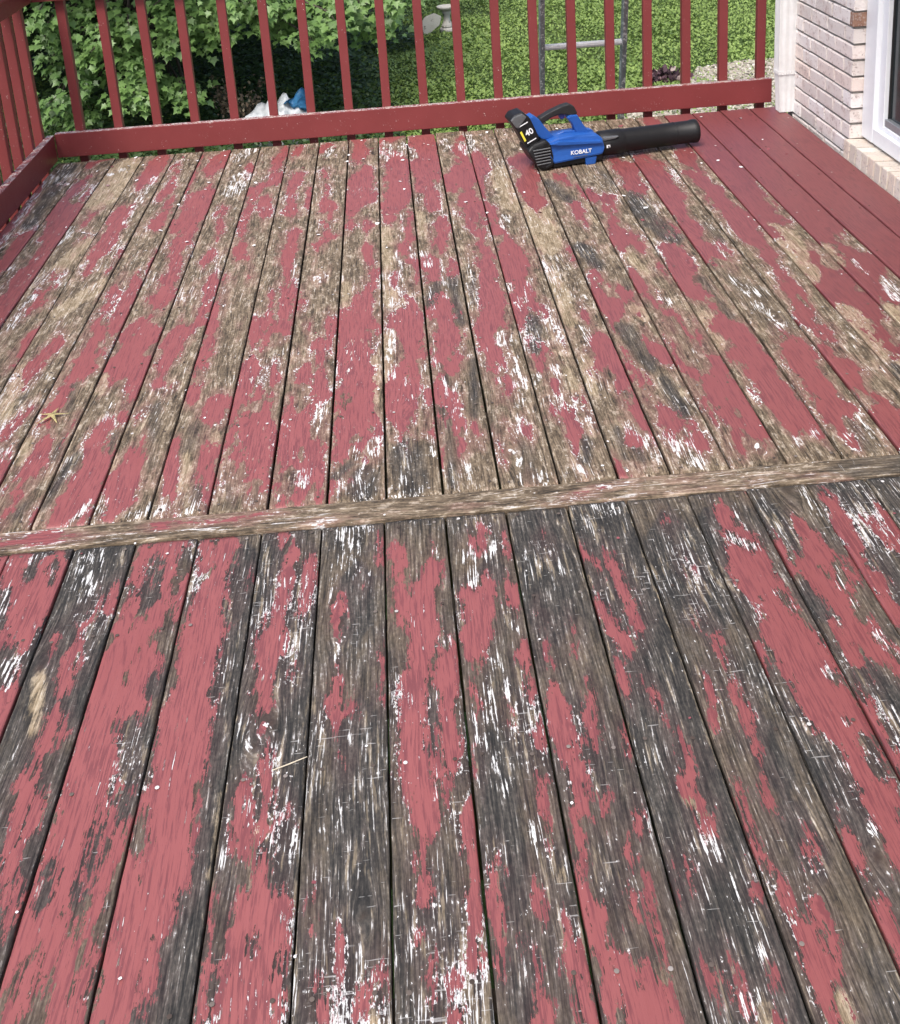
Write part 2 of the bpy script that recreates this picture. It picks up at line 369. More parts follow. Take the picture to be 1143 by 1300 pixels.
# wear map of the boards in millimetres on the deck: kind(R paint, H bare, D dark, T tan, W white) x,y,half-width at each end
WEAR = """
u0 R-1695,5273,27,-1656,4608,35 R-1601,5327,18,-1614,5279,18 R-1559,4627,47,-1585,4345,44 D-1616,5634,42,-1601,4782,36 W-1614,5736,19,-1684,5455,18 W-1681,5219,20,-1645,4546,17
u1 R-1450,5678,42,-1520,5638,42 R-1484,5324,49,-1510,4871,45 R-1475,5144,51,-1454,4564,46 R-1416,4894,49,-1454,4372,44 R-1424,4311,69,-1451,3891,63 H-1436,5530,27,-1465,5069,25 H-1485,4570,21,-1530,4298,20
u2 R-1311,4572,19,-1312,4454,19 R-1332,4221,21,-1345,4139,21 R-1331,4086,28,-1347,3856,26 R-1337,4921,25,-1356,4770,24 R-1280,3680,19,-1291,3449,18 T-1320,5557,92,-1347,5040,84 T-1294,4528,38,-1339,4276,36 W-1326,5502,27,-1381,5433,27 W-1396,4714,24,-1408,4553,23 W-1371,4013,21,-1371,3745,19
u3 R-1176,5636,51,-1195,5252,48 R-1224,4940,37,-1211,4413,43 R-1206,4265,22,-1211,4196,21 R-1105,4448,17,-1138,4198,16 R-1186,3569,31,-1219,3353,29 R-1140,3162,25,-1186,2998,24 D-1187,3257,23,-1205,3131,22 T-1135,4063,45,-1232,3848,43 T-1244,3441,24,-1207,3121,22 W-1157,5322,22,-1174,4728,20 W-1151,2945,13,-1146,2880,13
u4 R-1024,4963,25,-1026,4651,23 R-1071,4167,19,-1073,3892,18 R-1073,3892,20,-1078,3609,19 R-992,4001,27,-1010,3649,25 R-1022,4157,21,-1007,3940,20 R-980,4345,11,-976,4164,10 R-1070,5521,18,-1065,4973,16 R-1049,3663,41,-1037,3380,38 R-1058,3395,23,-1069,3258,23 R-1063,3257,23,-1066,3139,22 R-1060,3056,13,-1045,2900,13 R-1045,2864,38,-1055,2712,36 R-1001,3066,8,-989,2873,8 R-1041,2693,24,-1053,2639,24 R-985,2621,12,-989,2554,11 D-1049,3289,20,-1022,3131,19 D-1022,2658,19,-1032,2598,19 D-1003,2949,16,-1000,2857,15 T-1102,2965,23,-1090,2871,23
u5 R-970,5611,23,-977,5122,21 R-880,5024,62,-933,4631,57 R-920,4691,31,-909,4292,29 R-888,4288,39,-890,3856,36 R-890,3752,22,-956,3586,21 R-889,3579,61,-948,3352,58 R-845,3430,35,-846,3061,16 R-902,3010,18,-892,2894,18 R-860,2862,43,-905,2721,41 R-846,2771,32,-878,2605,30 R-917,2674,24,-916,2543,23 R-856,2587,23,-875,2537,23 R-844,5590,54,-896,5375,53 R-866,5080,46,-880,4565,42 R-880,4565,30,-891,4259,28 R-886,4276,36,-874,3874,33 D-857,2964,13,-854,2879,13 D-939,2865,18,-966,2634,16 T-954,3330,23,-954,3227,22 W-902,3132,11,-900,3049,11 W-853,2633,14,-863,2580,14 W-873,2567,14,-890,2547,14
u6 R-783,3613,40,-781,3418,38 R-793,3420,23,-779,3241,22 R-803,3105,13,-808,3074,13 R-774,2866,30,-792,2647,28 R-767,2612,23,-794,2570,23 R-742,3213,8,-748,3180,8 R-725,5358,30,-705,5245,30 R-774,4843,24,-755,4496,22 R-761,4268,21,-766,4197,21 R-720,4050,27,-719,3754,25 R-716,3640,31,-796,3615,31 D-767,3109,27,-724,2778,24 T-823,2820,10,-833,2710,10 W-808,2634,14,-826,2552,14 W-683,2591,25,-730,2560,25 W-736,5651,46,-793,5517,45 W-731,5252,51,-753,5003,49
u7 R-566,5635,36,-589,5137,33 R-557,5155,50,-660,5029,49 R-601,4894,28,-591,4688,27 R-662,4886,20,-656,4454,18 R-645,4412,25,-646,4225,24 R-604,4216,14,-589,4056,13 R-679,4042,17,-675,3604,15 R-672,3652,22,-660,3426,20 R-676,3416,17,-670,3139,16 R-588,3072,40,-607,2984,39 R-672,2880,15,-667,2790,15 R-584,2848,30,-577,2690,28 R-674,2773,12,-627,2540,11 R-566,3110,16,-571,3018,16 R-550,2695,7,-550,2621,7 R-547,2669,14,-540,2542,14 D-583,2667,16,-580,2610,16 D-635,2970,31,-636,2838,30 T-633,2820,17,-618,2656,16 T-569,2920,15,-564,2845,15 W-663,3956,8,-662,3893,8 W-649,2589,16,-671,2562,16 W-567,2585,23,-606,2545,23
u8 R-494,5616,27,-515,5532,27 R-479,5214,29,-492,5038,29 R-499,5014,26,-461,4658,25 R-417,4970,20,-399,4777,19 R-448,4447,29,-457,4257,28 R-460,4203,28,-437,3863,26 R-425,3876,32,-428,3557,30 R-482,3636,30,-512,3573,30 R-486,3842,13,-473,3677,12 R-525,3624,15,-516,3462,15 R-462,3584,24,-480,3443,23 R-510,3290,34,-509,3111,32 R-434,3300,20,-432,3207,19 R-538,3095,13,-525,2838,12 R-475,3084,42,-446,2670,37 R-437,3067,21,-441,2996,21 R-438,2956,33,-430,2651,30 R-541,2897,13,-542,2669,12 R-464,2673,12,-453,2607,11 R-495,2834,22,-477,2658,21 H-508,3048,9,-508,2910,9 H-474,3074,8,-467,3001,8 H-517,2855,6,-512,2765,6 D-504,2654,23,-483,2549,23 D-430,2651,16,-431,2564,16 D-462,3235,17,-417,3012,16 W-423,4159,7,-417,3955,7 W-425,2594,11,-439,2558,11
u9 R-353,5639,27,-376,5554,27 R-351,5235,15,-326,4648,13 R-306,4732,17,-320,4283,16 R-260,4385,21,-341,4307,21 R-386,3853,10,-383,3688,9 R-341,3582,18,-338,3528,18 R-282,3598,21,-273,3516,21 R-296,3447,20,-282,3093,18 R-332,3246,25,-345,3181,24 R-325,2908,63,-316,2666,58 R-369,2906,25,-369,2562,23 R-289,2874,22,-270,2563,20 R-366,3086,21,-369,2984,20 D-341,2695,12,-337,2550,11 W-324,5570,27,-355,5460,26 W-343,3147,8,-342,3125,8 W-280,3040,19,-290,2903,19 W-387,2948,10,-360,2924,10 W-313,2691,19,-315,2633,18 W-370,2586,9,-374,2571,9 W-288,2558,13,-306,2553,13 W-323,2788,5,-321,2743,5
u10 R-199,5671,36,-187,5313,34 R-193,5074,57,-205,4740,54 R-169,5173,41,-152,4796,39 R-220,4721,23,-223,4465,22 R-158,4512,22,-151,4448,22 R-130,4001,23,-155,3553,21 R-180,3772,19,-178,3557,18 R-150,4198,21,-130,4001,20 R-179,3652,58,-179,3063,49 R-155,3550,41,-173,2959,35 R-184,3043,60,-180,2728,54 R-234,2817,15,-241,2720,14 R-231,3524,18,-233,3357,17 R-243,2637,11,-245,2557,11 H-125,3490,8,-126,3413,7 D-227,3114,8,-221,3080,8 D-210,3047,10,-218,2937,10 D-194,2704,21,-230,2651,21 D-156,2656,42,-160,2568,40 T-226,3890,19,-221,3634,18 T-126,3301,17,-122,3022,15 T-237,3309,11,-239,2970,10 W-181,2845,7,-181,2817,7 W-185,2773,14,-175,2736,14 W-128,2818,18,-133,2738,18 W-216,2641,12,-218,2561,11 W-151,2664,28,-160,2552,27
u11 R-28,5687,54,-83,5547,53 R-26,5299,63,-23,4674,56 R-76,4686,26,-56,4509,25 R12,4578,26,16,4254,24 R-19,4225,31,2,4041,30 R-52,3984,20,-53,3902,19 R22,4037,23,28,3838,22 R-35,3590,65,-31,3529,64 R-17,3606,51,-10,3280,47 R-39,3226,33,-31,3123,32 R-48,3093,58,-46,2968,56 R34,3058,15,27,2811,14 R-47,2938,18,-41,2804,17 D6,2769,12,0,2743,12 D-42,2750,54,-34,2580,52 T-79,4392,28,-71,3988,26 T-80,3860,29,-58,3659,27 T-14,3723,28,2,3647,27 T-79,3455,20,-84,3155,19 W-74,5545,48,-68,5367,47 W23,5549,26,1,5377,26 W-4,4560,10,-19,4262,9 W20,4179,15,23,4071,15 W-48,4194,12,-26,3979,12 W-25,3995,12,-39,3713,11 W-69,3734,9,-64,3674,9 W-73,3481,17,-79,3154,16 W22,3262,10,23,3158,10 W10,3105,8,6,2989,8 W-36,3146,11,-32,3112,11 W22,2802,13,22,2713,13 W-14,2754,9,-15,2719,8 W-57,2568,45,-53,2551,45
u12 R115,5648,66,121,5374,64 R111,5348,59,96,4806,54 R125,4775,34,93,4581,33 R136,4424,36,122,4157,34 R83,4058,30,78,3827,28 R99,3642,57,103,3503,55 R153,4009,16,152,3892,16 R160,5306,25,158,4961,24 R114,3595,47,97,3321,44 R75,3313,30,92,3146,29 R121,3256,27,116,3187,27 R58,3107,13,56,2981,13 R85,3038,23,80,2956,23 R53,2931,15,51,2717,14 R103,2854,22,99,2727,21 R146,2838,17,153,2809,17 D97,3824,25,63,3649,24 D150,3860,22,155,3493,20 D82,3159,11,89,3091,10 D65,2959,13,76,2897,12 D75,2878,11,66,2581,10 D173,3223,16,152,2904,15 T63,4566,22,67,4320,21 W63,5448,15,68,5331,15 W64,4790,11,68,4697,11 W59,4134,17,73,3992,16 W122,4050,9,121,3697,8 W71,3813,11,60,3709,11 W75,3647,5,69,3535,5 W68,3618,5,57,3292,4 W56,3268,7,67,3184,7 W85,3125,16,85,3038,15 W115,3097,6,96,2894,5 W112,2911,9,118,2796,9 W145,3276,11,171,3259,11 W108,2657,11,103,2591,11
u13 R306,5564,26,281,5331,25 R299,5242,45,284,4645,41 R252,5039,32,263,4861,31 R207,4974,24,212,4801,23 R299,4642,33,290,4289,31 R246,4632,30,260,4355,28 R287,4103,46,265,3484,40 R252,3526,52,250,3393,50 R233,3333,22,229,3236,22 R225,3190,16,249,2968,15 R198,2765,17,206,2710,16 R311,4569,22,302,4302,21 R290,4099,40,276,3562,35 R291,3704,42,280,3426,40 R264,3510,40,277,3414,39 R243,3306,16,243,3246,16 R263,3082,13,253,2988,13 R276,2807,14,282,2778,14 R199,2764,12,199,2720,12 R235,2871,7,244,2739,7 R260,2567,7,258,2547,7 D221,3798,25,215,3648,24 D250,2978,15,254,2927,15 D206,3217,16,201,2801,14 D265,2718,35,265,2566,33 W226,5555,22,232,5373,21 W302,5503,21,306,5325,21 W222,3960,12,227,3797,11 W283,3374,31,284,3336,30 W297,3248,13,295,3055,13 W250,3174,7,239,3065,7 W274,2884,10,263,2790,9 W246,2651,16,241,2570,16 W214,3312,8,214,3275,8 W225,3810,9,225,3763,9 W279,3375,33,285,3323,33 W306,3086,13,306,3042,13 W305,3258,16,276,2923,15 W257,2650,20,259,2632,20 W293,2578,24,290,2554,24
u14 R359,5254,41,341,4770,38 R339,4588,29,352,4275,27 R379,4083,56,373,3798,52 R365,5275,37,340,4719,34 R353,4537,29,352,4311,28 R389,4077,56,388,3745,52 R411,3680,27,410,3536,26 R340,3650,18,337,3468,17 R367,3531,35,356,3492,34 R374,3282,35,373,3152,34 R394,3148,10,389,3038,10 R396,2883,18,400,2731,17 R368,2868,12,372,2829,12 R466,2972,7,467,2891,7 D386,3485,29,375,3407,28 D389,3432,25,371,3258,24 D433,2726,21,411,2625,20 T444,5016,51,445,4541,47 T432,4938,47,442,4604,44 T425,3248,13,432,3223,13 T443,3117,18,451,2975,17 W357,5644,22,350,5342,21 W398,4446,21,378,4328,21 W338,3774,15,345,3726,15 W373,3646,18,354,3592,18 W406,4419,21,389,4322,21 W335,3772,15,348,3723,15 W372,3614,18,357,3589,18 W420,3801,11,389,3655,11 W338,3442,10,336,3377,10 W350,3100,16,339,3058,15 W411,3157,13,412,3089,13 W398,2963,19,384,2905,18
u15 R560,5140,56,539,4603,51 R597,4032,13,600,3928,13 R556,3495,17,559,3413,17 R569,3308,33,544,3088,31 R595,3241,37,590,3003,35 R590,3003,28,594,2830,26 R589,2831,24,611,2733,23 R491,2588,20,496,2546,20 R555,2715,16,554,2689,16 D548,2663,18,555,2611,18 D592,2961,12,588,2930,12 D522,2766,16,511,2618,16 T532,4495,64,531,4082,59 T499,3817,40,501,3436,37 T506,3174,26,494,2988,25 W528,3391,14,542,3376,14 W544,3390,12,528,3266,12 W559,2779,20,563,2732,20 W594,2700,24,595,2621,23
u16 R674,4902,31,712,4745,30 R691,4522,18,705,4270,17 R741,4738,15,762,4594,14 R651,3817,18,677,3687,18 R633,3650,30,636,3384,28 R710,3635,26,727,3516,26 R675,3554,14,679,3483,14 R636,3479,23,637,3398,22 R720,3255,24,738,3144,23 R631,3199,11,625,3095,10 R637,3049,20,630,2903,19 R670,2836,24,667,2688,23 R689,2776,30,705,2682,29 R667,2777,32,695,2667,31 D637,4812,38,683,4568,36 D641,4058,32,672,3862,31 D739,3720,18,736,3644,18 D660,3367,36,691,3129,34 D707,3015,22,712,2810,21 D670,3348,25,689,3084,24 T736,4363,14,743,4281,14 T724,3502,23,741,3417,22 T739,2935,10,739,2914,10 T739,3480,24,734,3418,24 W727,3272,8,728,3253,8 W647,2682,18,675,2567,18 W694,2719,14,703,2700,14 W653,2695,29,693,2579,28
u17 R781,4658,22,783,4544,21 R841,4575,21,833,4382,21 R802,4410,28,796,4060,26 R854,4140,20,849,3995,19 R881,3818,18,887,3736,18 R779,3759,24,790,3531,23 R796,3530,23,801,3379,22 R777,3148,21,788,3000,20 R815,4198,26,845,3991,25 R808,3445,30,814,3187,28 R827,3203,32,860,3019,31 R882,3348,13,877,3231,12 R838,3422,16,838,3215,15 R861,3183,30,879,3047,29 R786,3063,17,819,2982,17 R826,2944,34,828,2750,32 R890,2921,39,878,2678,36 R815,2689,16,813,2608,15 R868,2680,16,864,2600,15 R778,2965,11,791,2756,11 D874,4953,31,903,4698,29 D833,3399,21,823,3060,20 D809,3278,19,827,3056,17 T801,3988,22,818,3766,21 W825,4490,6,836,4361,6 W828,3567,14,844,3507,14 W829,3572,16,840,3503,16 W835,3181,11,836,3160,11 W860,2620,10,864,2600,10
u18 R970,5033,35,976,4680,33 R995,4243,23,1003,4106,23 R948,3991,25,947,3820,24 R981,4957,53,978,4652,50 R1002,4215,26,1015,4094,25 R954,3887,43,938,3596,40 R983,3657,23,971,3413,21 R977,3310,46,1015,3096,43 R957,3124,36,993,2929,34 R993,4020,33,964,3645,30 R958,3544,20,972,3396,19 R978,3304,37,996,3131,35 R992,3159,42,1000,3025,40 R981,2929,33,971,2726,32 R1021,2874,36,1021,2696,34 R966,2727,16,973,2653,15 D952,4570,43,946,4215,40 D932,4389,53,999,4069,50 D998,3691,17,1007,3358,16 T918,3382,30,922,3301,29 T923,3242,16,919,3167,16 T934,3404,25,937,3342,25 W968,2653,10,956,2605,10 W1027,2696,9,1014,2646,9
u19 R1110,5078,43,1119,4508,38 R1128,3185,44,1128,2906,41 R1107,4965,65,1070,4357,58 R1091,4352,42,1075,3888,38 R1108,3934,29,1127,3824,28 R1117,3993,40,1119,3814,38 R1112,3178,24,1108,2956,39 R1111,2930,42,1102,2704,39 R1134,2775,32,1102,2662,31 D1159,3551,39,1150,3199,36 D1145,4183,30,1159,4005,29 D1082,3808,47,1129,3512,44 D1093,3800,42,1113,3220,36 D1128,2700,29,1129,2567,27 W1142,3647,13,1136,3260,12 W1129,4012,11,1134,3849,10 W1099,3670,13,1132,3275,12 W1098,2653,8,1096,2632,8 W1159,2738,9,1157,2572,8 W1093,2653,9,1093,2613,9
u20 R1256,4768,51,1268,4310,47 R1280,4275,57,1275,3980,53 R1303,4001,29,1268,3768,28 R1271,3718,20,1250,3488,19 R1242,3361,25,1255,3161,24 R1224,3167,22,1201,2893,20 R1310,5122,42,1279,4763,40 R1291,3934,28,1283,3817,28 R1224,3171,24,1217,3037,23 R1246,3032,20,1230,2886,19 R1208,2708,21,1212,2583,20 R1263,3584,20,1257,3372,19 D1262,3499,19,1263,3279,18 W1275,2773,11,1270,2719,10
u21 R1327,5345,106,1386,4933,99 R1418,5137,84,1385,4128,69 R1390,3644,67,1374,3335,62 R1428,3946,29,1414,3763,27 R1454,3491,26,1440,3322,25 R1395,3191,28,1403,3025,27 R1438,3600,52,1425,3323,49 R1427,3204,24,1415,3054,23 T1378,4042,73,1345,3653,67 T1366,3336,54,1339,3054,50
u22 R1488,5494,102,1514,3927,76 R1532,3763,87,1525,3306,77 R1514,3983,43,1514,3691,40 T1495,3876,23,1487,3697,22 W1541,3711,12,1540,3613,11 W1583,3533,34,1567,3403,33
l0 R-1009,2423,13,-1003,2381,13
l1 R-969,2396,43,-928,2272,41 R-892,2396,43,-872,2246,41 R-941,2274,26,-904,2166,25 R-877,2265,32,-879,2162,31 R-867,1981,25,-847,1875,24 R-924,2158,20,-922,2130,20 H-933,2381,15,-928,2340,15 W-907,2429,24,-935,2412,23 W-876,2383,12,-867,2322,12 W-966,2297,13,-952,2229,13 W-880,2069,19,-874,2007,19
l2 R-717,2262,13,-713,2215,12 R-755,2212,19,-759,2176,18 R-761,2072,23,-754,1992,22 R-812,2125,13,-808,2096,13 R-754,1894,18,-756,1811,17 R-761,1748,23,-762,1675,22 R-729,1690,17,-735,1633,16 R-755,1648,16,-739,1521,15 R-715,1508,13,-719,1439,12 R-724,1867,12,-724,1845,12 D-780,2411,40,-775,2196,37 D-740,2060,19,-716,1882,18 T-813,2008,13,-786,1860,12 W-793,2413,30,-792,2351,29 W-791,2292,29,-774,2270,29
l3 R-613,2418,50,-629,2400,50 R-671,2416,17,-668,2294,16 R-607,2345,26,-606,2155,24 R-655,2225,22,-673,2135,21 R-550,2297,16,-556,2175,15 R-637,2111,33,-645,2057,32 R-681,2017,35,-680,1958,34 R-600,2015,35,-603,1899,33 R-653,1946,40,-679,1773,37 R-657,1799,43,-651,1612,40 R-579,1720,17,-588,1629,16 R-651,1630,40,-668,1459,37 R-604,1631,16,-606,1547,15 R-560,1620,16,-567,1578,16 R-686,1472,27,-690,1385,26 R-627,1429,19,-633,1379,19 R-659,1358,21,-665,1299,20 R-578,1532,14,-588,1425,13 R-605,1396,19,-599,1283,18 R-572,1398,12,-572,1280,11 H-594,1851,22,-575,1726,21 D-644,2370,26,-632,2232,25 D-595,1859,25,-574,1719,24 D-580,1693,14,-580,1641,13 D-608,1625,13,-613,1513,13 D-570,1986,12,-575,1944,12 D-673,1554,16,-675,1487,15
l4 R-523,2427,17,-523,2333,16 R-480,2399,30,-481,2249,28 R-494,2250,38,-500,2112,36 R-458,2208,12,-453,2117,12 R-415,2258,22,-431,2242,22 R-502,2112,46,-484,1892,42 R-496,1894,54,-487,1722,50 R-493,1723,47,-475,1579,44 R-539,1675,12,-534,1623,12 R-481,1580,42,-473,1476,40 R-539,1563,28,-530,1419,26 R-498,1479,35,-510,1386,33 R-524,1388,33,-519,1275,31 R-479,1373,13,-467,1306,12 H-540,1624,12,-536,1574,12 D-438,2362,26,-438,2133,24 D-432,2056,29,-418,1735,25 D-413,1700,19,-407,1485,17 D-425,1476,25,-424,1310,23 D-476,1306,18,-483,1271,18 D-434,1408,22,-425,1265,20 T-408,1679,3,-403,1496,3
l5 R-347,2434,13,-344,2401,13 R-321,2345,19,-337,2128,18 R-273,2278,16,-277,2220,15 R-291,2157,9,-293,2140,9 R-278,2294,18,-283,2168,17 R-346,2091,32,-347,2018,31 R-359,2010,20,-345,1851,19 R-295,1976,9,-293,1950,9 R-331,1760,8,-332,1704,8 R-366,1661,18,-356,1566,17 R-326,1690,12,-315,1561,12 R-320,1562,22,-326,1465,21 R-326,1465,29,-336,1418,29 R-321,1406,50,-315,1254,46 R-286,1450,19,-280,1251,18 R-393,1456,11,-386,1261,10 R-280,1582,16,-285,1570,15 R-361,1351,14,-359,1259,13 H-319,1386,5,-319,1366,5 D-375,2373,20,-370,2106,18 D-283,1992,22,-268,1470,17 T-344,1685,6,-342,1662,6 T-334,1600,4,-337,1477,4 W-344,1844,9,-337,1827,9 W-289,1558,39,-283,1551,38 W-319,1366,5,-319,1359,5
l6 R-209,2175,14,-207,2090,14 R-116,2399,8,-117,2281,7 R-158,2240,9,-155,2226,9 R-209,1923,17,-203,1818,16 R-190,1743,5,-189,1708,5 R-115,2005,6,-116,1862,5 R-231,1439,6,-231,1397,6 R-188,1362,6,-187,1318,6 R-124,1321,5,-124,1270,4 R-218,1298,11,-207,1243,11 R-151,1282,8,-155,1251,8 R-178,1870,11,-171,1838,10 D-170,2241,29,-174,2086,28 D-160,1813,29,-175,1381,23 W-184,2419,50,-184,2378,49 W-189,2320,36,-182,2290,36 W-230,2297,8,-220,2159,7 W-147,2294,8,-145,2184,7 W-211,2018,7,-209,1931,7 W-235,1830,5,-225,1719,5 W-182,1808,7,-194,1584,7 W-227,1582,5,-218,1527,5 W-226,1482,6,-219,1448,6
l7 R-77,2313,21,-68,2088,19 R8,2272,24,-22,2132,22 R-28,2133,37,-31,2049,35 R-68,2088,17,-58,2053,16 R-92,2325,9,-81,2266,9 R-35,2049,28,-41,1918,27 R19,1996,23,10,1854,22 R-52,1919,25,-67,1673,23 R-4,1930,18,6,1705,16 R-38,1697,26,-44,1579,24 R-54,1580,12,-56,1425,11 R-20,1737,8,-5,1626,7 R35,1595,12,17,1311,10 R-58,1368,7,-63,1354,6 R-45,1342,8,-47,1313,8 R-52,1304,10,-49,1267,10 R-17,1287,6,-18,1273,6 R-16,1237,9,-21,1225,9 R25,1565,8,23,1511,7 H-32,2317,15,-36,2223,15 H-19,1874,13,-26,1723,12 D-21,1819,14,-26,1723,14 D-40,1439,14,-38,1397,14 D-10,1314,14,3,1248,13 W17,2329,12,15,2290,12 W-57,2095,7,-58,2062,7 W-19,1874,7,-19,1819,7 W-97,1649,6,-99,1561,6 W-28,1689,7,-21,1615,7 W14,2024,16,13,2002,15 W11,1248,4,12,1244,4
l8 R125,2384,11,111,2296,11 R177,2346,9,175,2277,9 R120,2201,17,115,2088,17 R162,2159,17,168,2115,17 R87,2152,31,88,2033,30 R96,2328,18,100,2307,18 R71,2026,28,68,1990,28 R60,1864,16,61,1832,16 R171,1968,11,174,1849,10 R123,1816,9,127,1778,9 R77,1954,8,76,1928,8 R177,1749,10,173,1720,10 R52,1728,5,47,1666,5 R157,1639,9,158,1538,9 R64,1461,14,53,1308,13 R87,1348,5,88,1318,5 R111,1306,8,104,1221,8 R123,1427,10,126,1379,9 R162,1310,19,171,1205,18 D129,2236,17,132,2199,17 D83,1710,19,82,1405,17 D90,1313,13,88,1231,13 T167,1461,5,168,1438,5 W121,2275,15,124,2237,15 W82,2310,21,90,2187,20 W145,2059,10,158,2024,10 W152,2339,12,142,2301,12 W106,1941,12,144,1753,11 W55,1833,7,54,1632,7 W81,1869,18,94,1759,17 W75,1740,14,100,1613,13 W140,1558,13,131,1488,12 W64,1247,4,65,1243,4
l9 R266,2323,8,265,2298,8 R217,2058,10,218,2025,10 R278,2025,8,278,2009,8 R218,1979,9,218,1910,8 R217,1828,19,212,1716,18 R219,1694,15,228,1586,14 R277,1836,10,270,1730,10 R273,1990,7,267,1937,7 R247,1697,10,246,1676,10 R206,1550,7,206,1462,6 R201,1376,15,207,1306,15 R194,1419,6,194,1393,6 R213,1291,13,209,1245,13 R285,1835,9,276,1722,9 R237,1597,5,235,1578,5 R272,1587,7,254,1545,7 R207,1375,13,208,1306,12 R214,1286,12,209,1263,12 R206,1245,12,202,1228,12 R300,1429,8,292,1219,7 R291,1504,5,279,1471,5 R314,1550,9,310,1520,9 R268,1395,6,269,1353,5 R324,1738,8,325,1688,8 D251,2397,43,238,2047,38 D283,2196,20,280,2143,20 D242,1801,17,255,1621,16 T245,1283,9,234,1234,9 T285,1283,5,287,1251,5 W206,2282,7,207,2244,7
l10 R343,2243,13,361,2213,13 R346,2244,11,367,2192,11 R397,2217,17,415,2012,15 R345,2074,16,360,1996,15 R370,1995,14,377,1940,14 R351,1901,11,350,1835,10 R387,1846,10,405,1796,10 R419,1734,7,419,1712,6 R425,1669,16,410,1590,15 R422,1557,13,419,1490,12 R349,1429,8,345,1376,7 R350,1272,8,357,1248,8 R373,1449,4,368,1411,4 R392,1277,5,396,1204,5 R451,1252,5,451,1238,5 R466,1384,8,466,1368,8 D375,2044,17,383,2000,17 D399,2363,35,425,2233,34 D419,1455,26,418,1246,24 D371,1801,27,405,1657,25 T401,1578,10,424,1525,10 T419,1206,10,415,1181,10 W413,2440,33,433,2402,32 W414,1491,14,419,1455,13 W387,1482,7,388,1447,7 W424,1421,9,440,1286,8 W384,1398,6,386,1321,5 W344,1700,12,348,1644,12 W398,1239,5,394,1183,5 W413,1215,13,415,1206,13
l11 R554,2351,10,552,2329,9 R562,2203,11,562,2155,11 R539,2021,10,536,1988,10 R561,1960,8,553,1866,8 R505,1823,9,494,1740,9 R556,1817,13,557,1688,12 R545,1600,8,537,1512,8 R493,1587,7,495,1523,6 R489,1506,8,494,1424,8 R551,1654,7,548,1633,7 R506,1374,11,511,1333,10 R513,1312,13,518,1170,21 R538,1280,10,539,1247,10 R579,1472,9,572,1438,9 R547,1354,8,551,1279,7 D554,2297,47,554,2011,42 D568,1723,16,567,1584,15 D566,1521,15,573,1427,14 W557,2307,7,556,2204,7 W513,2230,6,553,2215,6
l12 R696,2363,19,684,2278,18 R712,2242,33,709,2134,32 R676,2187,30,680,2082,29 R715,2077,34,718,1948,33 R693,1992,19,707,1950,19 R727,2271,15,727,2251,15 R770,2432,6,768,2415,6 R637,1924,8,630,1865,8 R683,1935,35,697,1707,32 R716,1922,47,727,1819,45 R743,1754,33,734,1578,30 R711,1614,23,709,1469,22 R733,1565,25,704,1412,23 R641,1477,14,639,1419,13 R640,1329,13,633,1247,12 H745,1658,13,746,1570,13 D658,2346,16,624,2054,14 D678,1546,17,665,1486,17 D643,1714,19,650,1499,17 W727,2381,11,727,2293,11 W684,2257,24,715,2232,24 W681,2046,7,671,1995,7 W723,2067,11,740,2011,11 W732,1710,10,729,1696,10 W687,1651,10,688,1544,10 W687,1501,10,685,1460,10 W637,1729,7,639,1718,7 W744,1833,13,752,1808,13
l13 R772,2234,11,779,2124,10 R850,2274,18,869,2169,18 R852,2192,33,870,2092,31 R817,2128,29,838,2024,28 R833,2043,31,854,1945,30 R909,2144,10,907,2078,10 R802,1937,14,812,1825,13 R836,1915,35,873,1858,34 R781,1749,13,777,1579,12 D788,2049,17,800,1986,17 D790,2349,19,811,2218,18 D814,1816,17,837,1719,16 W808,2403,12,832,2354,11 W903,2423,15,902,2310,14 W876,2139,10,862,2057,10 W865,2003,10,868,1951,10 W871,1910,12,893,1847,12 W828,1751,9,825,1691,9
l14 R948,2382,16,949,2281,15 R943,2282,21,947,2178,21 R941,2179,27,944,1966,24 R1006,2294,12,1031,2166,12 R1052,2309,12,1056,2223,12 D963,2156,23,962,2007,22 D973,2413,26,1002,2317,25 W1011,2305,6,1026,2217,6
"""
STAR=(-1.061,3.089)
TWIG=(-0.286,1.723)
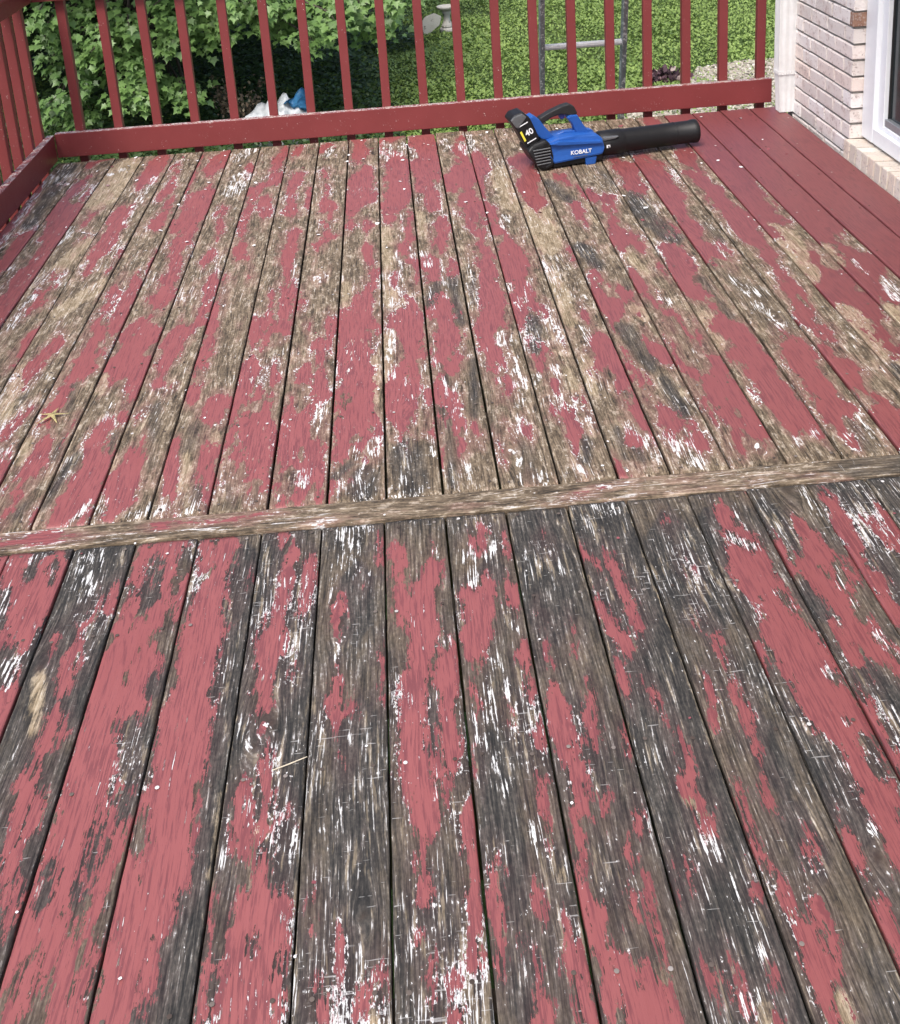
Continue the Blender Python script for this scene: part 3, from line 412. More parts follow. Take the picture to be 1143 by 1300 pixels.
FRONT = [(-4.57,16.00,-0.93,0.30), (-4.54,16.25,-1.30,0.30), (-4.84,16.50,-1.78,0.25), (-4.70,16.12,-2.16,0.30), (-4.52,16.38,-2.35,0.30), (-4.45,16.00,-1.81,0.20), (-4.80,16.25,-1.28,0.25), (-4.15,16.50,-0.89,0.35), (-3.89,16.12,-1.11,0.40), (-3.72,16.38,-1.06,0.35), (-3.57,16.00,-1.27,0.35), (-4.34,16.25,-1.05,0.35), (-4.26,16.50,-1.55,0.70), (-3.96,16.12,-1.60,0.75), (-4.17,16.38,-1.86,0.65), (-3.62,16.00,-1.65,0.85), (-3.53,16.25,-1.83,0.95), (-3.57,16.50,-2.11,1.00), (-3.40,16.12,-2.20,0.95), (-3.71,16.38,-2.13,0.80), (-3.70,16.00,-2.20,0.60), (-3.24,16.25,-2.08,0.50), (-3.08,16.50,-2.21,0.50), (-2.92,16.12,-2.30,0.50), (-3.89,16.38,-1.49,0.60), (-3.09,16.00,-0.88,0.60), (-3.01,16.25,-1.20,0.65), (-2.82,16.50,-1.10,0.60), (-2.63,16.12,-1.26,0.70), (-2.42,16.38,-1.05,0.75), (-2.19,16.00,-0.89,0.80), (-2.32,16.25,-1.31,0.75), (-2.58,16.50,-1.53,0.60), (-3.07,16.12,-1.39,0.55), (-2.82,16.38,-0.86,0.60), (-1.88,16.00,-0.94,0.70), (-1.82,16.25,-1.18,0.80), (-1.59,16.50,-1.41,0.85), (-1.62,16.12,-0.96,0.60), (-1.00,16.38,-1.05,0.55), (-0.72,16.00,-1.17,0.60), (-0.46,16.25,-1.12,0.70), (-0.26,16.50,-1.40,0.75), (-0.59,16.12,-1.42,0.65), (0.01,16.38,-1.46,0.70), (0.20,16.00,-1.02,0.50), (-0.12,16.25,-1.04,0.60), (-1.26,16.50,-1.38,0.40), (-1.08,16.12,-1.49,0.35), (-1.37,16.38,-1.00,0.45), (-0.85,16.00,-1.37,0.50)]
UG = [-1.70, -1.545, -1.41, -1.27, -1.115, -.978, -.833, -.690, -.543, -.395, -.247, -.100, .041, .185, .333, .479, .612, .762, .906, 1.048, 1.194, 1.344, 1.487, 1.632, 1.782, 1.94]
LG = [-1.70, -1.585, -1.44, -1.29, -1.145, -.998, -.846, -.699, -.551, -.400, -.256, -.1065, .040, .187, .335, .479, .627, .772, .918, 1.065, 1.21, 1.355, 1.50, 1.645, 1.79, 1.94]
LOFF = 4                                                      # lower board 0 of the wear list starts at LG[4]
YB, Y1, Y0, YN = 5.70, 2.5345, 2.4460, -0.60

wear = {}
for ln in WEAR.strip().splitlines():
    key, *st = ln.split()
    wear[key] = [(s[0], [float(q) / 1000 for q in s[1:].split(',')]) for s in st]

def stroke(Xg, Yg, a, fall=0.7):
    xa, ya, ha, xb, yb, hb = a
    if abs(ya - yb) < 1e-4: yb = ya - 1e-3
    tt = np.clip((Yg - ya) / (yb - ya), 0, 1)
    out = np.maximum(0, np.maximum(Yg - max(ya, yb), min(ya, yb) - Yg))
    return (ha + (hb - ha) * tt) - np.abs(Xg - (xa + (xb - xa) * tt)) - fall * out

def wear_fields(Xg, Yg, strokes, dark0, fade0):
    lower = dark0 > 0.42
    red = np.full(Xg.shape, -0.04); whi = red.copy(); tan = red.copy(); drk = np.full(Xg.shape, -0.04)
    for k, a in strokes:
        s = stroke(Xg, Yg, a, 0.38 if k == 'R' else 0.6)
        if k == 'R': red = np.maximum(red, s - (0.001 if lower else 0.0035))
        elif k == 'H': red = np.minimum(red, -s)
        elif k == 'W': whi = np.maximum(whi, s); red = np.minimum(red, np.maximum(-s + 0.004, -0.004))
        elif k == 'T': tan = np.maximum(tan, s); red = np.minimum(red, np.maximum(-s + 0.002, -0.006))
        elif k == 'D': drk = np.maximum(drk, s); red = np.minimum(red, np.maximum(-s + 0.004, -0.008))
    f = lambda q: np.clip(0.5 + q / 0.08, 0, 1)
    return np.stack([f(red), f(whi), np.clip(dark0 + (0.45 if lower else 0.30) * np.clip((drk + 0.016) / 0.032, 0, 1), 0, 1), f(tan)], -1), fade0

def make_plank(width, length, worldfn, strokes, dark0, fade_shade_fn, seed, dy=0.014, th=0.032):
    """a board with rounded edges, slight cup and twist; local y runs with the grain"""
    r = np.random.default_rng(seed)
    nx = 15
    e = 0.0032
    hw = width / 2
    xs = np.concatenate([[-hw, -hw + e * 0.3], np.linspace(-hw + e, hw - e, nx), [hw - e * 0.3, hw]])
    dz = np.concatenate([[-e, -e * 0.3], np.zeros(nx), [-e * 0.3, -e]])
    ny = max(2, int(round(length / dy)) + 1)
    ys = np.linspace(-length / 2, length / 2, ny)
    cup = r.uniform(-0.0012, 0.0018)
    Xl, Yl = np.meshgrid(xs, ys)
    wob = 0.0010 * np.sin(Yl * r.uniform(2, 4) + r.uniform(0, 6)) + 0.0006 * np.sin(Yl * 11 + r.uniform(0, 6))
    Zl = dz[None, :] + cup * (Xl / hw) ** 2 + wob
    endd = np.minimum(Yl + length / 2, length / 2 - Yl)
    Zl -= 0.004 * np.clip(1 - endd / 0.006, 0, 1)
    edge_in = np.clip((np.abs(Xl) - (hw - 0.008)) / 0.008, 0, 1)
    nick = 0.0005 * (np.sin(Yl * 47 + seed) * np.sin(Yl * 19 + seed * 2)) * edge_in
    Xl = Xl - np.sign(Xl) * (nick + 0.0004)
    Xw, Yw = worldfn(Xl, Yl)
    col, fade = wear_fields(Xw, Yw, strokes, dark0, 0)
    fv = fade_shade_fn(Xw, Yw)
    gx = 0.004 * np.sin(Yl * r.uniform(2, 5) + r.uniform(0, 6)) + 0.002 * np.sin(Yl * 13 + r.uniform(0, 6))
    kn = np.zeros_like(Xl)
    for _ in range(r.integers(2, 5) if length > 1 else 1):
        xk = r.uniform(-hw * .8, hw * .8); yk = r.uniform(-length / 2, length / 2); rk = r.uniform(.010, .022)
        dx = Xl - xk; d2 = dx ** 2 + ((Yl - yk) * .33) ** 2
        gx = gx - dx * rk ** 2 / np.maximum(d2, rk ** 2) * 0.85
        kn = np.maximum(kn, np.clip(1.35 - np.sqrt(dx ** 2 + ((Yl - yk) * .75) ** 2) / (rk * .62), 0, 1))
    rim = np.clip((np.abs(Xl) - (hw - 0.010)) / 0.006, 0, 1) * (0.5 + 0.5 * np.sin(Yl * r.uniform(1.5, 3) + seed)) * r.uniform(.3, 1.0)
    col[..., 3] = np.maximum(col[..., 3], 0.20 + 0.34 * rim)
    m = xs.size
    top = np.stack([Xl, Yl, Zl], -1).reshape(-1, 3)
    lo_l = np.stack([Xl[:, 0], Yl[:, 0], np.full(ny, -th)], -1)
    lo_r = np.stack([Xl[:, -1], Yl[:, -1], np.full(ny, -th)], -1)
    verts = np.concatenate([top, lo_l, lo_r])
    cols = np.concatenate([col.reshape(-1, 4), col[:, 0], col[:, -1]])
    fv = np.concatenate([fv.reshape(-1), fv[:, 0], fv[:, -1]])
    flow = np.stack([gx, kn, gx * 0], -1)
    flow = np.concatenate([flow.reshape(-1, 3), flow[:, 0], flow[:, -1]])
    idx = np.arange(ny * m).reshape(ny, m)
    f = np.stack([idx[:-1, :-1], idx[:-1, 1:], idx[1:, 1:], idx[1:, :-1]], -1).reshape(-1, 4)
    L_ = ny * m + np.arange(ny); R_ = L_ + ny
    fl = np.stack([L_[:-1], idx[:-1, 0], idx[1:, 0], L_[1:]], -1)
    fr = np.stack([idx[:-1, -1], R_[:-1], R_[1:], idx[1:, -1]], -1)
    fb = np.stack([R_[:-1], L_[:-1], L_[1:], R_[1:]], -1)
    me = from_np('deck_board', verts, np.concatenate([f, fl, fr, fb]), M_DECK, True)
    # end caps
    bm = bmesh.new(); bm.from_mesh(me); bm.verts.ensure_lookup_table()
    for row in (0, ny - 1):
        ring = [bm.verts[idx[row, k]] for k in range(m)] + [bm.verts[R_[row]], bm.verts[L_[row]]]
        try: bm.faces.new(ring)
        except ValueError: pass
    bmesh.ops.recalc_face_normals(bm, faces=bm.faces)
    bm.to_mesh(me); bm.free()
    ca = me.attributes.new('wear', 'FLOAT_COLOR', 'POINT')
    ca.data.foreach_set('color', cols.astype(np.float32).ravel())
    wa = me.attributes.new('flow', 'FLOAT_VECTOR', 'POINT')
    wa.data.foreach_set('vector', flow.astype(np.float32).ravel())
    fa = me.attributes.new('fade', 'FLOAT', 'POINT')
    fa.data.foreach_set('value', fv.astype(np.float32))
    return me

deck = empty('wooden_deck', (0, 2.55, 0))
tag(deck, 'weathered wooden deck with peeling red paint on its long boards', 'deck')
DL = Vector(deck.location)

def sheltered_shaded(Xw, Yw):
    """paint depth: deep red kept beside the wall, plus shade painted in toward the house"""
    q = np.clip((Xw - 1.02) / 0.42, 0, 1)
    return np.maximum(q * np.clip((Yw - 2.2) / 0.8, 0.5, 1), 0.42 * np.clip((Xw + 0.1) / 0.9, 0, 1))  # second term paints the shade near the house into the red

def filler(x0, x1, ya, yb, seed, n):
    r = random.Random(seed); out = []
    for _ in range(n):
        c = r.uniform(x0 + .02, x1 - .02); y = r.uniform(ya, yb); ln = r.uniform(.05, .45); h = r.uniform(.008, .045)
        out.append((r.choice('RRRRDWT'), [c, y + ln / 2, h, c + r.uniform(-.02, .02), y - ln / 2, h * r.uniform(.4, 1.2)]))
    return out

for i in range(len(UG) - 1):
    x0, x1 = UG[i], UG[i + 1]
    st = list(wear.get('u%d' % i, []))
    cx = (x0 + x1) / 2
    if i >= 23: st.append(('R', [cx, YB + .1, .12, cx, 3.3, .12]))
    if i == 22: st.append(('R', [cx, YB + .1, .12, cx, 4.15, .12]))
    if i == 21: st.append(('R', [cx, YB + .1, .12, cx, 4.75, .12]))
    if i in (20,): st.append(('R', [cx, YB + .1, .03, cx, 5.3, .05]))
    vis = {0: 4.5, 1: 3.9, 2: 3.4, 3: 2.95, 4: 2.53}.get(i, 2.53)
    if i >= 20: vis = {20: 2.7, 21: 3.1, 22: 3.5, 23: 3.6, 24: 3.9}[i]
    if vis > 2.54: st += filler(x0, x1, 2.5, vis, 100 + i, int((vis - 2.5) * 9) + 1)
    g = random.uniform(0.0018, 0.0038)
    if i >= 19: g += 0.0012
    yb = YB + random.uniform(-0.006, 0.006)
    ln = yb - Y1 - 0.0015; cy = (yb + Y1 + 0.0015) / 2
    me = make_plank(x1 - x0 - 2 * g, ln, lambda a, b, cx=cx, cy=cy: (a + cx, b + cy), st, 0.22 + random.uniform(-.08, .1), sheltered_shaded, 200 + i)
    o = mesh_obj('deck_board', me, deck, Vector((cx, cy, random.uniform(-0.0012, 0.0012))) - DL)

for i in range(len(LG) - 1):
    x0, x1 = LG[i], LG[i + 1]
    cx = (x0 + x1) / 2
    st = list(wear.get('l%d' % (i - LOFF), [])) if i >= LOFF else []
    far = 1.25
    if i < LOFF or i > LOFF + 14: far = 2.4
    st += filler(x0, x1, YN, far - .12, 300 + i, int((far - YN) * 9))
    g = random.uniform(0.0015, 0.0029)
    ln = Y0 - 0.0015 - YN; cy = (Y0 - 0.0015 + YN) / 2
    me = make_plank(x1 - x0 - 2 * g, ln, lambda a, b, cx=cx, cy=cy: (a + cx, b + cy), st, 0.60 + random.uniform(-.06, .10), sheltered_shaded, 400 + i)
    mesh_obj('deck_board', me, deck, Vector((cx, cy, random.uniform(-0.0010, 0.0010))) - DL)

# the cross board between the two runs; its grain runs along x
bst = [('R', [-1.25, 2.49, .028, -0.80, 2.487, .014]), ('R', [-0.66, 2.507, .010, -0.42, 2.512, .012]), ('R', [0.36, 2.492, .006, 0.40, 2.492, .006]),
       ('R', [0.06, 2.475, .005, 0.11, 2.475, .005]), ('D', [1.05, 2.49, .05, 1.9, 2.49, .05]), ('W', [-0.9, 2.47, .006, -0.2, 2.475, .008]), ('W', [0.2, 2.46, .005, 0.6, 2.46, .006])]
bst = [(k, [a[1], a[0], a[2], a[4], a[3], a[5]]) for k, a in bst]      # swap axes: stroke() works along the grain
blen = UG[-1] - UG[0] - 0.004
bcx, bcy = (UG[-1] + UG[0]) / 2, (Y0 + Y1) / 2
me = make_plank(Y1 - Y0 - 0.003, blen, lambda a, b: (-a + bcy, b + bcx), bst, 0.20, lambda a, b: a * 0.0, 991)
me.name = 'cross_board'
o = mesh_obj('cross_board', me, deck, Vector((bcx, bcy, 0.0015)) - DL, -math.pi / 2)

# joists, rim and posts carry the boards
M_FRAME = plain('deck_framing', (0.10, 0.075, 0.055), 0.85, 0.25, 12, 0.002, stretch=(1, 1, 1))
for k, y in enumerate(np.arange(-0.4, 5.6, 0.42)):
    bm_obj('joist', box_bm(-1.66, 1.92, y - 0.019, y + 0.019, -0.27, -0.036, 0.002, 1), M_FRAME, deck, -DL)
bm_obj('rim_joist', box_bm(-1.70, 1.92, 5.655, 5.7515, -0.30, -0.062, 0.003, 1), M_FRAME, deck, -DL)
bm_obj('rim_joist', box_bm(-1.7375, -1.685, -0.6, 5.65, -0.30, -0.062, 0.003, 1), M_FRAME, deck, -DL)
for px_, py_ in ((-1.55, 5.55), (0.1, 5.55), (1.75, 5.55), (-1.55, 2.4), (-1.55, 0.0)):
    bm_obj('support_post', box_bm(px_ - .045, px_ + .045, py_ - .045, py_ + .045, GZ - 0.3, -0.275, 0.004, 1), M_FRAME, deck, -DL)

# nail heads in pairs over the joists
nv, nf, nt = [], [], []
def nail(x, y, tint):
    k0 = len(nv); rr = 0.0042
    for q in range(8): nv.append((x + rr * math.cos(q * math.pi / 4) - DL.x, y + rr * math.sin(q * math.pi / 4) - DL.y, 0.0026))
    nv.append((x - DL.x, y - DL.y, 0.0034)); nt.extend([tint] * 9)
    for q in range(8): nf.append((k0 + q, k0 + (q + 1) % 8, k0 + 8))
for gaps, ya, yb in ((UG, Y1, YB), (LG, YN, Y0)):
    for jy in list(np.arange(-0.4, 5.6, 0.42)) + [Y1 + .03, Y0 - .03]:
        if ya + .01 < jy < yb - .01:
            for x0, x1 in zip(gaps[:-1], gaps[1:]):
                for xx in (x0 + .028, x1 - .028): nail(xx + random.uniform(-.008, .008), jy + random.uniform(-.010, .010), random.random())
tn = NT('nail_head'); an = tn.n('ShaderNodeAttribute', attribute_name='tint').outputs['Fac']
M_NAIL = tn.out(tn.ramp(an, [(0, (.05, .035, .028)), (.55, (.12, .095, .08)), (.85, (.22, .19, .17)), (.98, (.60, .58, .56))]), .7, 0.0, .3)
me = from_np('nail_heads', nv, nf, M_NAIL)
at_n = me.attributes.new('tint', 'FLOAT', 'POINT'); at_n.data.foreach_set('value', np.array(nt, np.float32))
tag(mesh_obj('nail_heads', me, deck), kind='stuff')

# ---------------------------------------------------------------- railings
rb = empty('deck_railing', (0.1, 5.74, 0))
tag(rb, 'red painted railing with square balusters along the far deck edge', 'railing')
rbl = Vector(rb.location)
bm_obj('bottom_rail', box_bm(-1.70, 1.905, 5.715, 5.7525, 0.018, 0.142, 0.004, 2), M_RAIL, rb, -rbl)
bm_obj('top_rail', box_bm(-1.70, 1.905, 5.715, 5.7525, 0.80, 0.889, 0.004, 2), M_RAIL, rb, -rbl)
bm_obj('cap_rail', box_bm(-1.80, 1.905, 5.68, 5.82, 0.890, 0.928, 0.005, 2), M_RAIL, rb, -rbl)
BX = [-1.582, -1.389, -1.195, -1.007, -0.81, -0.614, -0.427, -0.237, -0.046, 0.143, 0.332, 0.522, 0.709, 0.9, 1.092, 1.282, 1.477, 1.667, 1.859]
bal = None
for x in BX:
    if bal is None:
        bal = bm_obj('baluster', box_bm(-.0215, .0215, -.0205, .0205, -0.26, 0.888, 0.003, 2), M_RAIL, rb)
        o = bal
    else:
        o = bal.copy(); link(o)
    o.parent = rb
    o.location = Vector((x, 5.774, 0)) - rbl
    o.rotation_euler = (random.uniform(-.002, .002), random.uniform(-.004, .004), random.uniform(-.03, .03))
rl = empty('deck_railing', (-1.72, 3.0, 0))
tag(rl, 'red painted side railing running along the left deck edge toward the camera', 'railing')
rll = Vector(rl.location)
bm_obj('bottom_rail', box_bm(-1.737, -1.7005, -0.6, 5.714, 0.006, 0.138, 0.004, 2), M_RAIL, rl, -rll)
bm_obj('top_rail', box_bm(-1.737, -1.7005, -0.6, 5.714, 0.80, 0.889, 0.004, 2), M_RAIL, rl, -rll)
bm_obj('cap_rail', box_bm(-1.80, -1.66, -0.6, 5.679, 0.890, 0.928, 0.005, 2), M_RAIL, rl, -rll)
y = 5.665
while y > -0.5:
    o = bal.copy(); link(o, rl)
    o.location = Vector((-1.7585, y, 0)) - rll
    o.rotation_euler = (random.uniform(-.003, .003), random.uniform(-.003, .003), random.uniform(-.03, .03))
    y -= 0.178

# ---------------------------------------------------------------- brick house
def brick_mat(name, base, blot):
    t = NT(name)
    pos = t.objpos()
    oi = t.n('ShaderNodeObjectInfo').outputs['Random']
    n1 = t.noise(pos, 18, 4, 0.6); n2 = t.noise(pos, 75, 4, 0.7); n3 = t.noise(pos, 260, 2, 0.6)
    c0 = t.ramp(oi, [(0.0, tuple(b * 0.86 for b in base)), (0.35, base), (0.7, (base[0] * 1.05, base[1] * 1.10, base[2] * 1.14)), (1.0, (base[0] * 0.97, base[1] * 0.90, base[2] * 0.86))])
    c = t.mix(t.mul(t.sstep(t.add(n1, t.mul(n2, 0.5)), 0.72, 0.95), 0.55), c0, blot)
    c = t.mix(t.sstep(t.add(n2, t.mul(n1, 0.3)), 0.74, 0.80), c, (0.26, 0.17, 0.14))
    c = t.mix(t.mul(t.sstep(n2, 0.5, 0.65), 0.35), c, (0.80, 0.77, 0.74))
    t.bump(t.add(t.mul(n2, 0.6), t.mul(n3, 0.4)), 0.006)
    return t.out(c, 0.88, 0, 0.3)
M_BRICK = brick_mat('pale_brick', (0.80, 0.735, 0.69), (0.58, 0.45, 0.40))
M_BRICK2 = brick_mat('brown_brick', (0.30, 0.17, 0.115), (0.20, 0.09, 0.06))
M_SILL = brick_mat('sill_brick', (0.70, 0.62, 0.53), (0.56, 0.46, 0.37))
M_MORTAR = plain('mortar', (0.25, 0.235, 0.215), 0.95, 0.2, 60, 0.002)
M_VINYL = plain('white_vinyl', (0.80, 0.82, 0.84), 0.38, 0.02, 8, 0.0001)
M_SPOUT = plain('painted_aluminium', (0.70, 0.71, 0.70), 0.45, 0.06, 5, 0.0005)
M_TRACK = plain('aluminium_track', (0.36, 0.38, 0.40), 0.4, 0.08, 40, 0.0003, metal=0.6)
M_INT = plain('dim_room', (0.10, 0.10, 0.10), 0.9, 0.1, 3, 0.0)
M_ROOF = plain('soffit', (0.70, 0.70, 0.68), 0.6, 0.05, 5, 0.0)

def glass_mat():
    t = NT('screened_glass')
    pos = t.objpos(False)
    n = t.noise(pos, 5, 3)
    c = t.mix(n, (0.016, 0.022, 0.024), (0.034, 0.044, 0.046))
    t.bump(n, 0.002, 0.3)
    return t.out(c, 0.16, 0, 0.5)
M_GLASS = glass_mat()

house = empty('brick_house', (2.2, 4.0, GZ))
tag(house, 'pale pinkish brick house wall with a white window beside the deck', 'house')
hl = Vector(house.location)
WX, WE, WY = 1.968, 4.862, 5.655          # wall face, window reveal, far corner
WTOP = 2.45
# mortar body set back behind the brick faces
bmw = bmesh.new()
box_bm(WX + 0.009, 2.60, WE + 0.009, WY - 0.009, GZ - 0.2, WTOP, 0, 1, bmw)
wall = bm_obj('wall', bmw, M_MORTAR, house, -hl)
bm2 = box_bm(WX + 0.009, 2.60, -0.7, WE + 0.008, GZ - 0.2, -0.075, 0, 1)
bm_obj('wall_below_window', bm2, M_MORTAR, house, -hl)
bm_obj('wall_over_window', box_bm(WX, 2.60, -0.7, WE + 0.008, 2.12, WTOP, 0, 1), M_BRICK, house, -hl)
bm_obj('far_wall', box_bm(2.61, 6.5, WY - 0.25, WY, GZ - 0.2, WTOP, 0, 1), M_BRICK, house, -hl)
bm_obj('soffit', box_bm(1.55, 6.5, -0.7, 6.1, WTOP + 0.002, WTOP + 0.10, 0, 1), M_ROOF, house, -hl)

def brick_mesh(lx, ly, lz, mat, seed):
    r = random.Random(seed)
    b = box_bm(-lx / 2, lx / 2, -ly / 2, ly / 2, -lz / 2, lz / 2, 0.004, 2)
    for v in b.verts:
        v.co += Vector((r.uniform(-1, 1), r.uniform(-1, 1), r.uniform(-1, 1))) * 0.0020
    me = bpy.data.meshes.new('brick'); b.to_mesh(me); b.free(); me.materials.append(mat)
    return me
CH, BL, BW, BH, J = 0.0710, 0.205, 0.09, 0.0605, 0.0095
br_full = [brick_mesh(BW, BL - J, BH, M_BRICK, s) for s in range(3)]
br_dark = brick_mesh(BW, BL - J, BH, M_BRICK2, 9)
cache = {}
def put_brick(x, y, z, lx, ly, dark=False):
    key = (round(lx, 3), round(ly, 3), dark)
    if key not in cache:
        cache[key] = [brick_mesh(lx, ly, BH, M_BRICK2 if dark else M_BRICK, len(cache) * 3 + s) for s in range(2)]
    o = bpy.data.objects.new('brick', random.choice(cache[key]))
    link(o, wall)
    o.location = (x + random.uniform(-.0012, .0012), y, z + random.uniform(-.001, .001))
z0 = 0.030
nc = int((WTOP - z0) / CH)
for c in range(-2, nc):
    z = z0 + c * CH
    # quoin at the reveal: stretcher and header alternate
    ystart = WE
    first = BL - J if c % 2 == 0 else BW
    retx = BW if c % 2 == 0 else BL - J
    if c == 8: first, retx = 0.040, BL - J
    put_brick(WX + retx / 2, ystart + first / 2, z, retx, first, c == 8)
    y = ystart + first + J
    while y < WY - 0.03:
        ln = min(BL - J, WY - y)
        put_brick(WX + BW / 2, y + ln / 2, z, BW, ln, dark=False)
        y += ln + J
# rowlock sill under the window
sill = bm_obj('sill', box_bm(WX + 0.02, 2.25, -0.7, WE - 0.004, -0.074, 0.052, 0, 1), M_MORTAR, house, -hl)
sb = []
for s in range(3):
    b = box_bm(-0.06, 0.105, -0.0285, 0.0285, -0.072, 0.072, 0.004, 2)
    r = random.Random(s)
    for v in b.verts: v.co += Vector((r.uniform(-1, 1), r.uniform(-1, 1), r.uniform(-1, 1))) * 0.0012
    me = bpy.data.meshes.new('sill_brick'); b.to_mesh(me); b.free(); me.materials.append(M_SILL); sb.append(me)
y = WE - 0.031
while y > 1.2:
    o = bpy.data.objects.new('sill_brick', random.choice(sb)); link(o, sill)
    o.location = (WX + 0.035 + random.uniform(-.002, .002), y, 0.0 + random.uniform(-.0015, .0015))
    o.rotation_euler = (random.uniform(-.01, .01), R(3.0), random.uniform(-.012, .012))
    y -= 0.0665
# window: casing, sash, glass, track
win = bm_obj('window', box_bm(2.020, 2.12, WE - 0.118, WE - 0.003, 0.083, 2.118, 0.004, 2), M_VINYL, house, -hl)   # far jamb casing
bm_obj('frame', box_bm(2.021, 2.119, 1.2, WE - 0.119, 0.0835, 0.150, 0.004, 2), M_VINYL, win)
bm_obj('frame', box_bm(2.021, 2.119, 1.2, WE - 0.119, 2.03, 2.1175, 0.004, 2), M_VINYL, win)
bm_obj('sash', box_bm(2.040, 2.10, WE - 0.175, WE - 0.1195, 0.151, 2.029, 0.004, 2), M_VINYL, win)
bm_obj('sash', box_bm(2.040, 2.10, 1.2, WE - 0.176, 0.151, 0.172, 0.003, 2), M_VINYL, win)
bm_obj('track', box_bm(2.046, 2.095, 1.2, WE - 0.1765, 0.1725, 0.205, 0.002, 1), M_TRACK, win)
bm_obj('pane', box_bm(2.066, 2.072, 1.2, WE - 0.1765, 0.2055, 2.029, 0, 1), M_GLASS, win)
bm_obj('gasket', box_bm(2.058, 2.078, WE - 0.186, WE - 0.177, 0.206, 2.028, 0.001, 1), plain('black_rubber', (0.012, 0.012, 0.012), 0.6), win)

# ---------------------------------------------------------------- downspout
ds = empty('downspout', (1.935, 5.60, 0.0))
tag(ds, 'off-white ribbed metal downspout at the corner of the brick wall', 'downspout')
def spout(z0, z1, wx0, wx1, wy, ribs=3):
    b = bmesh.new()
    def ring(z, wx):
        pts = []
        n = 28
        # front face (toward -y) ribbed
        for k in range(n + 1):
            u = k / n
            x = -wx / 2 + wx * u
            rib = 0.0022 * (0.5 - 0.5 * math.cos(u * ribs * 2 * math.pi)) if 0.06 < u < 0.94 else 0
            pts.append((x, -wy / 2 + rib, z))
        for k in range(n + 1):
            u = k / n
            rib = 0.003 * (0.5 - 0.5 * math.cos(u * 3 * 2 * math.pi))
            pts.append((wx / 2 - rib, -wy / 2 + 0.006 + (wy - 0.012) * u, z))
        for k in range(n + 1):
            u = k / n
            pts.append((wx / 2 - wx * u, wy / 2, z))
        for k in range(n + 1):
            u = k / n
            rib = 0.003 * (0.5 - 0.5 * math.cos(u * 3 * 2 * math.pi))
            pts.append((-wx / 2 + rib, wy / 2 - 0.006 - (wy - 0.012) * u, z))
        return [b.verts.new(p) for p in pts]
    zs = np.linspace(z0, z1, 8)
    rings = [ring(z, wx0 + (wx1 - wx0) * (i / 7)) for i, z in enumerate(zs)]
    for a, c in zip(rings[:-1], rings[1:]):
        n = len(a)
        for k in range(n): b.faces.new((a[k], a[(k + 1) % n], c[(k + 1) % n], c[k]))
    b.faces.new(rings[0]); b.faces.new(list(reversed(rings[-1])))
    return b
bm_obj('pipe', spout(0.205, WTOP - 0.01, 0.098, 0.102, 0.07), M_SPOUT, ds)
bm_obj('lower_pipe', spout(0.004, 0.2045, 0.076, 0.095, 0.062), M_SPOUT, ds)
bm_obj('crimp', spout(0.196, 0.214, 0.1015, 0.1025, 0.073, 8), M_SPOUT, ds)
# ================================================================ YARD
def ground_mat():
    t = NT('lawn_soil')
    pos = t.objpos(False)
    n1 = t.noise(pos, 0.5, 4); n2 = t.noise(pos, 9, 5, 0.7); n3 = t.noise(pos, 60, 3, 0.7)
    c = t.mix(t.add(t.mul(n2, 0.5), t.mul(n3, 0.5)), (0.020, 0.040, 0.010), (0.085, 0.135, 0.032))
    c = t.mix(t.mul(t.sstep(n1, 0.45, 0.7), 0.3), c, (0.10, 0.10, 0.04))
    t.bump(t.add(n2, n3), 0.03)
    return t.out(c, 0.95, 0, 0.2)
gx = np.concatenate([[-300, -120, -60, -30], np.linspace(-16, 24, 81), [40, 70, 130, 300]])
gy = np.concatenate([[-300, -120, -40, -10], np.linspace(0, 44, 89), [55, 80, 140, 400]])
GX, GY = np.meshgrid(gx, gy)
def gheight(x, y):
    return GZ + 0.05 * np.sin(x * 0.9 + 1) * np.sin(y * 0.7) + 0.025 * np.sin(x * 2.3) * np.cos(y * 2.9 + 1)
gi = np.arange(GX.size).reshape(GX.shape)
gf_ = np.stack([gi[:-1, :-1], gi[:-1, 1:], gi[1:, 1:], gi[1:, :-1]], -1).reshape(-1, 4)
ground = mesh_obj('ground', from_np('ground', np.stack([GX, GY, gheight(GX, GY)], -1).reshape(-1, 3), gf_, ground_mat(), True))
tag(ground, kind='structure')

def leaf_mat(name, lo, hi, rough=0.45, trans=0.25, spec=0.4):
    t = NT(name)
    at = t.n('ShaderNodeAttribute', attribute_name='tint').outputs['Fac']
    pos = t.objpos(False)
    n = t.noise(pos, 40, 3, 0.6)
    c = t.mix(t.math('MULTIPLY_ADD', n, 0.3, t.mul(at, 0.7)), lo, hi)
    t.out(c, rough, 0, spec)
    tr = t.n('ShaderNodeBsdfTranslucent')
    t.l(c, tr.inputs[0])
    mx = t.n('ShaderNodeMixShader'); mx.inputs[0].default_value = trans
    outn = t.t.nodes['Material Output']
    t.l(t.b.outputs[0], mx.inputs[1]); t.l(tr.outputs[0], mx.inputs[2]); t.l(mx.outputs[0], outn.inputs[0])
    return t.m

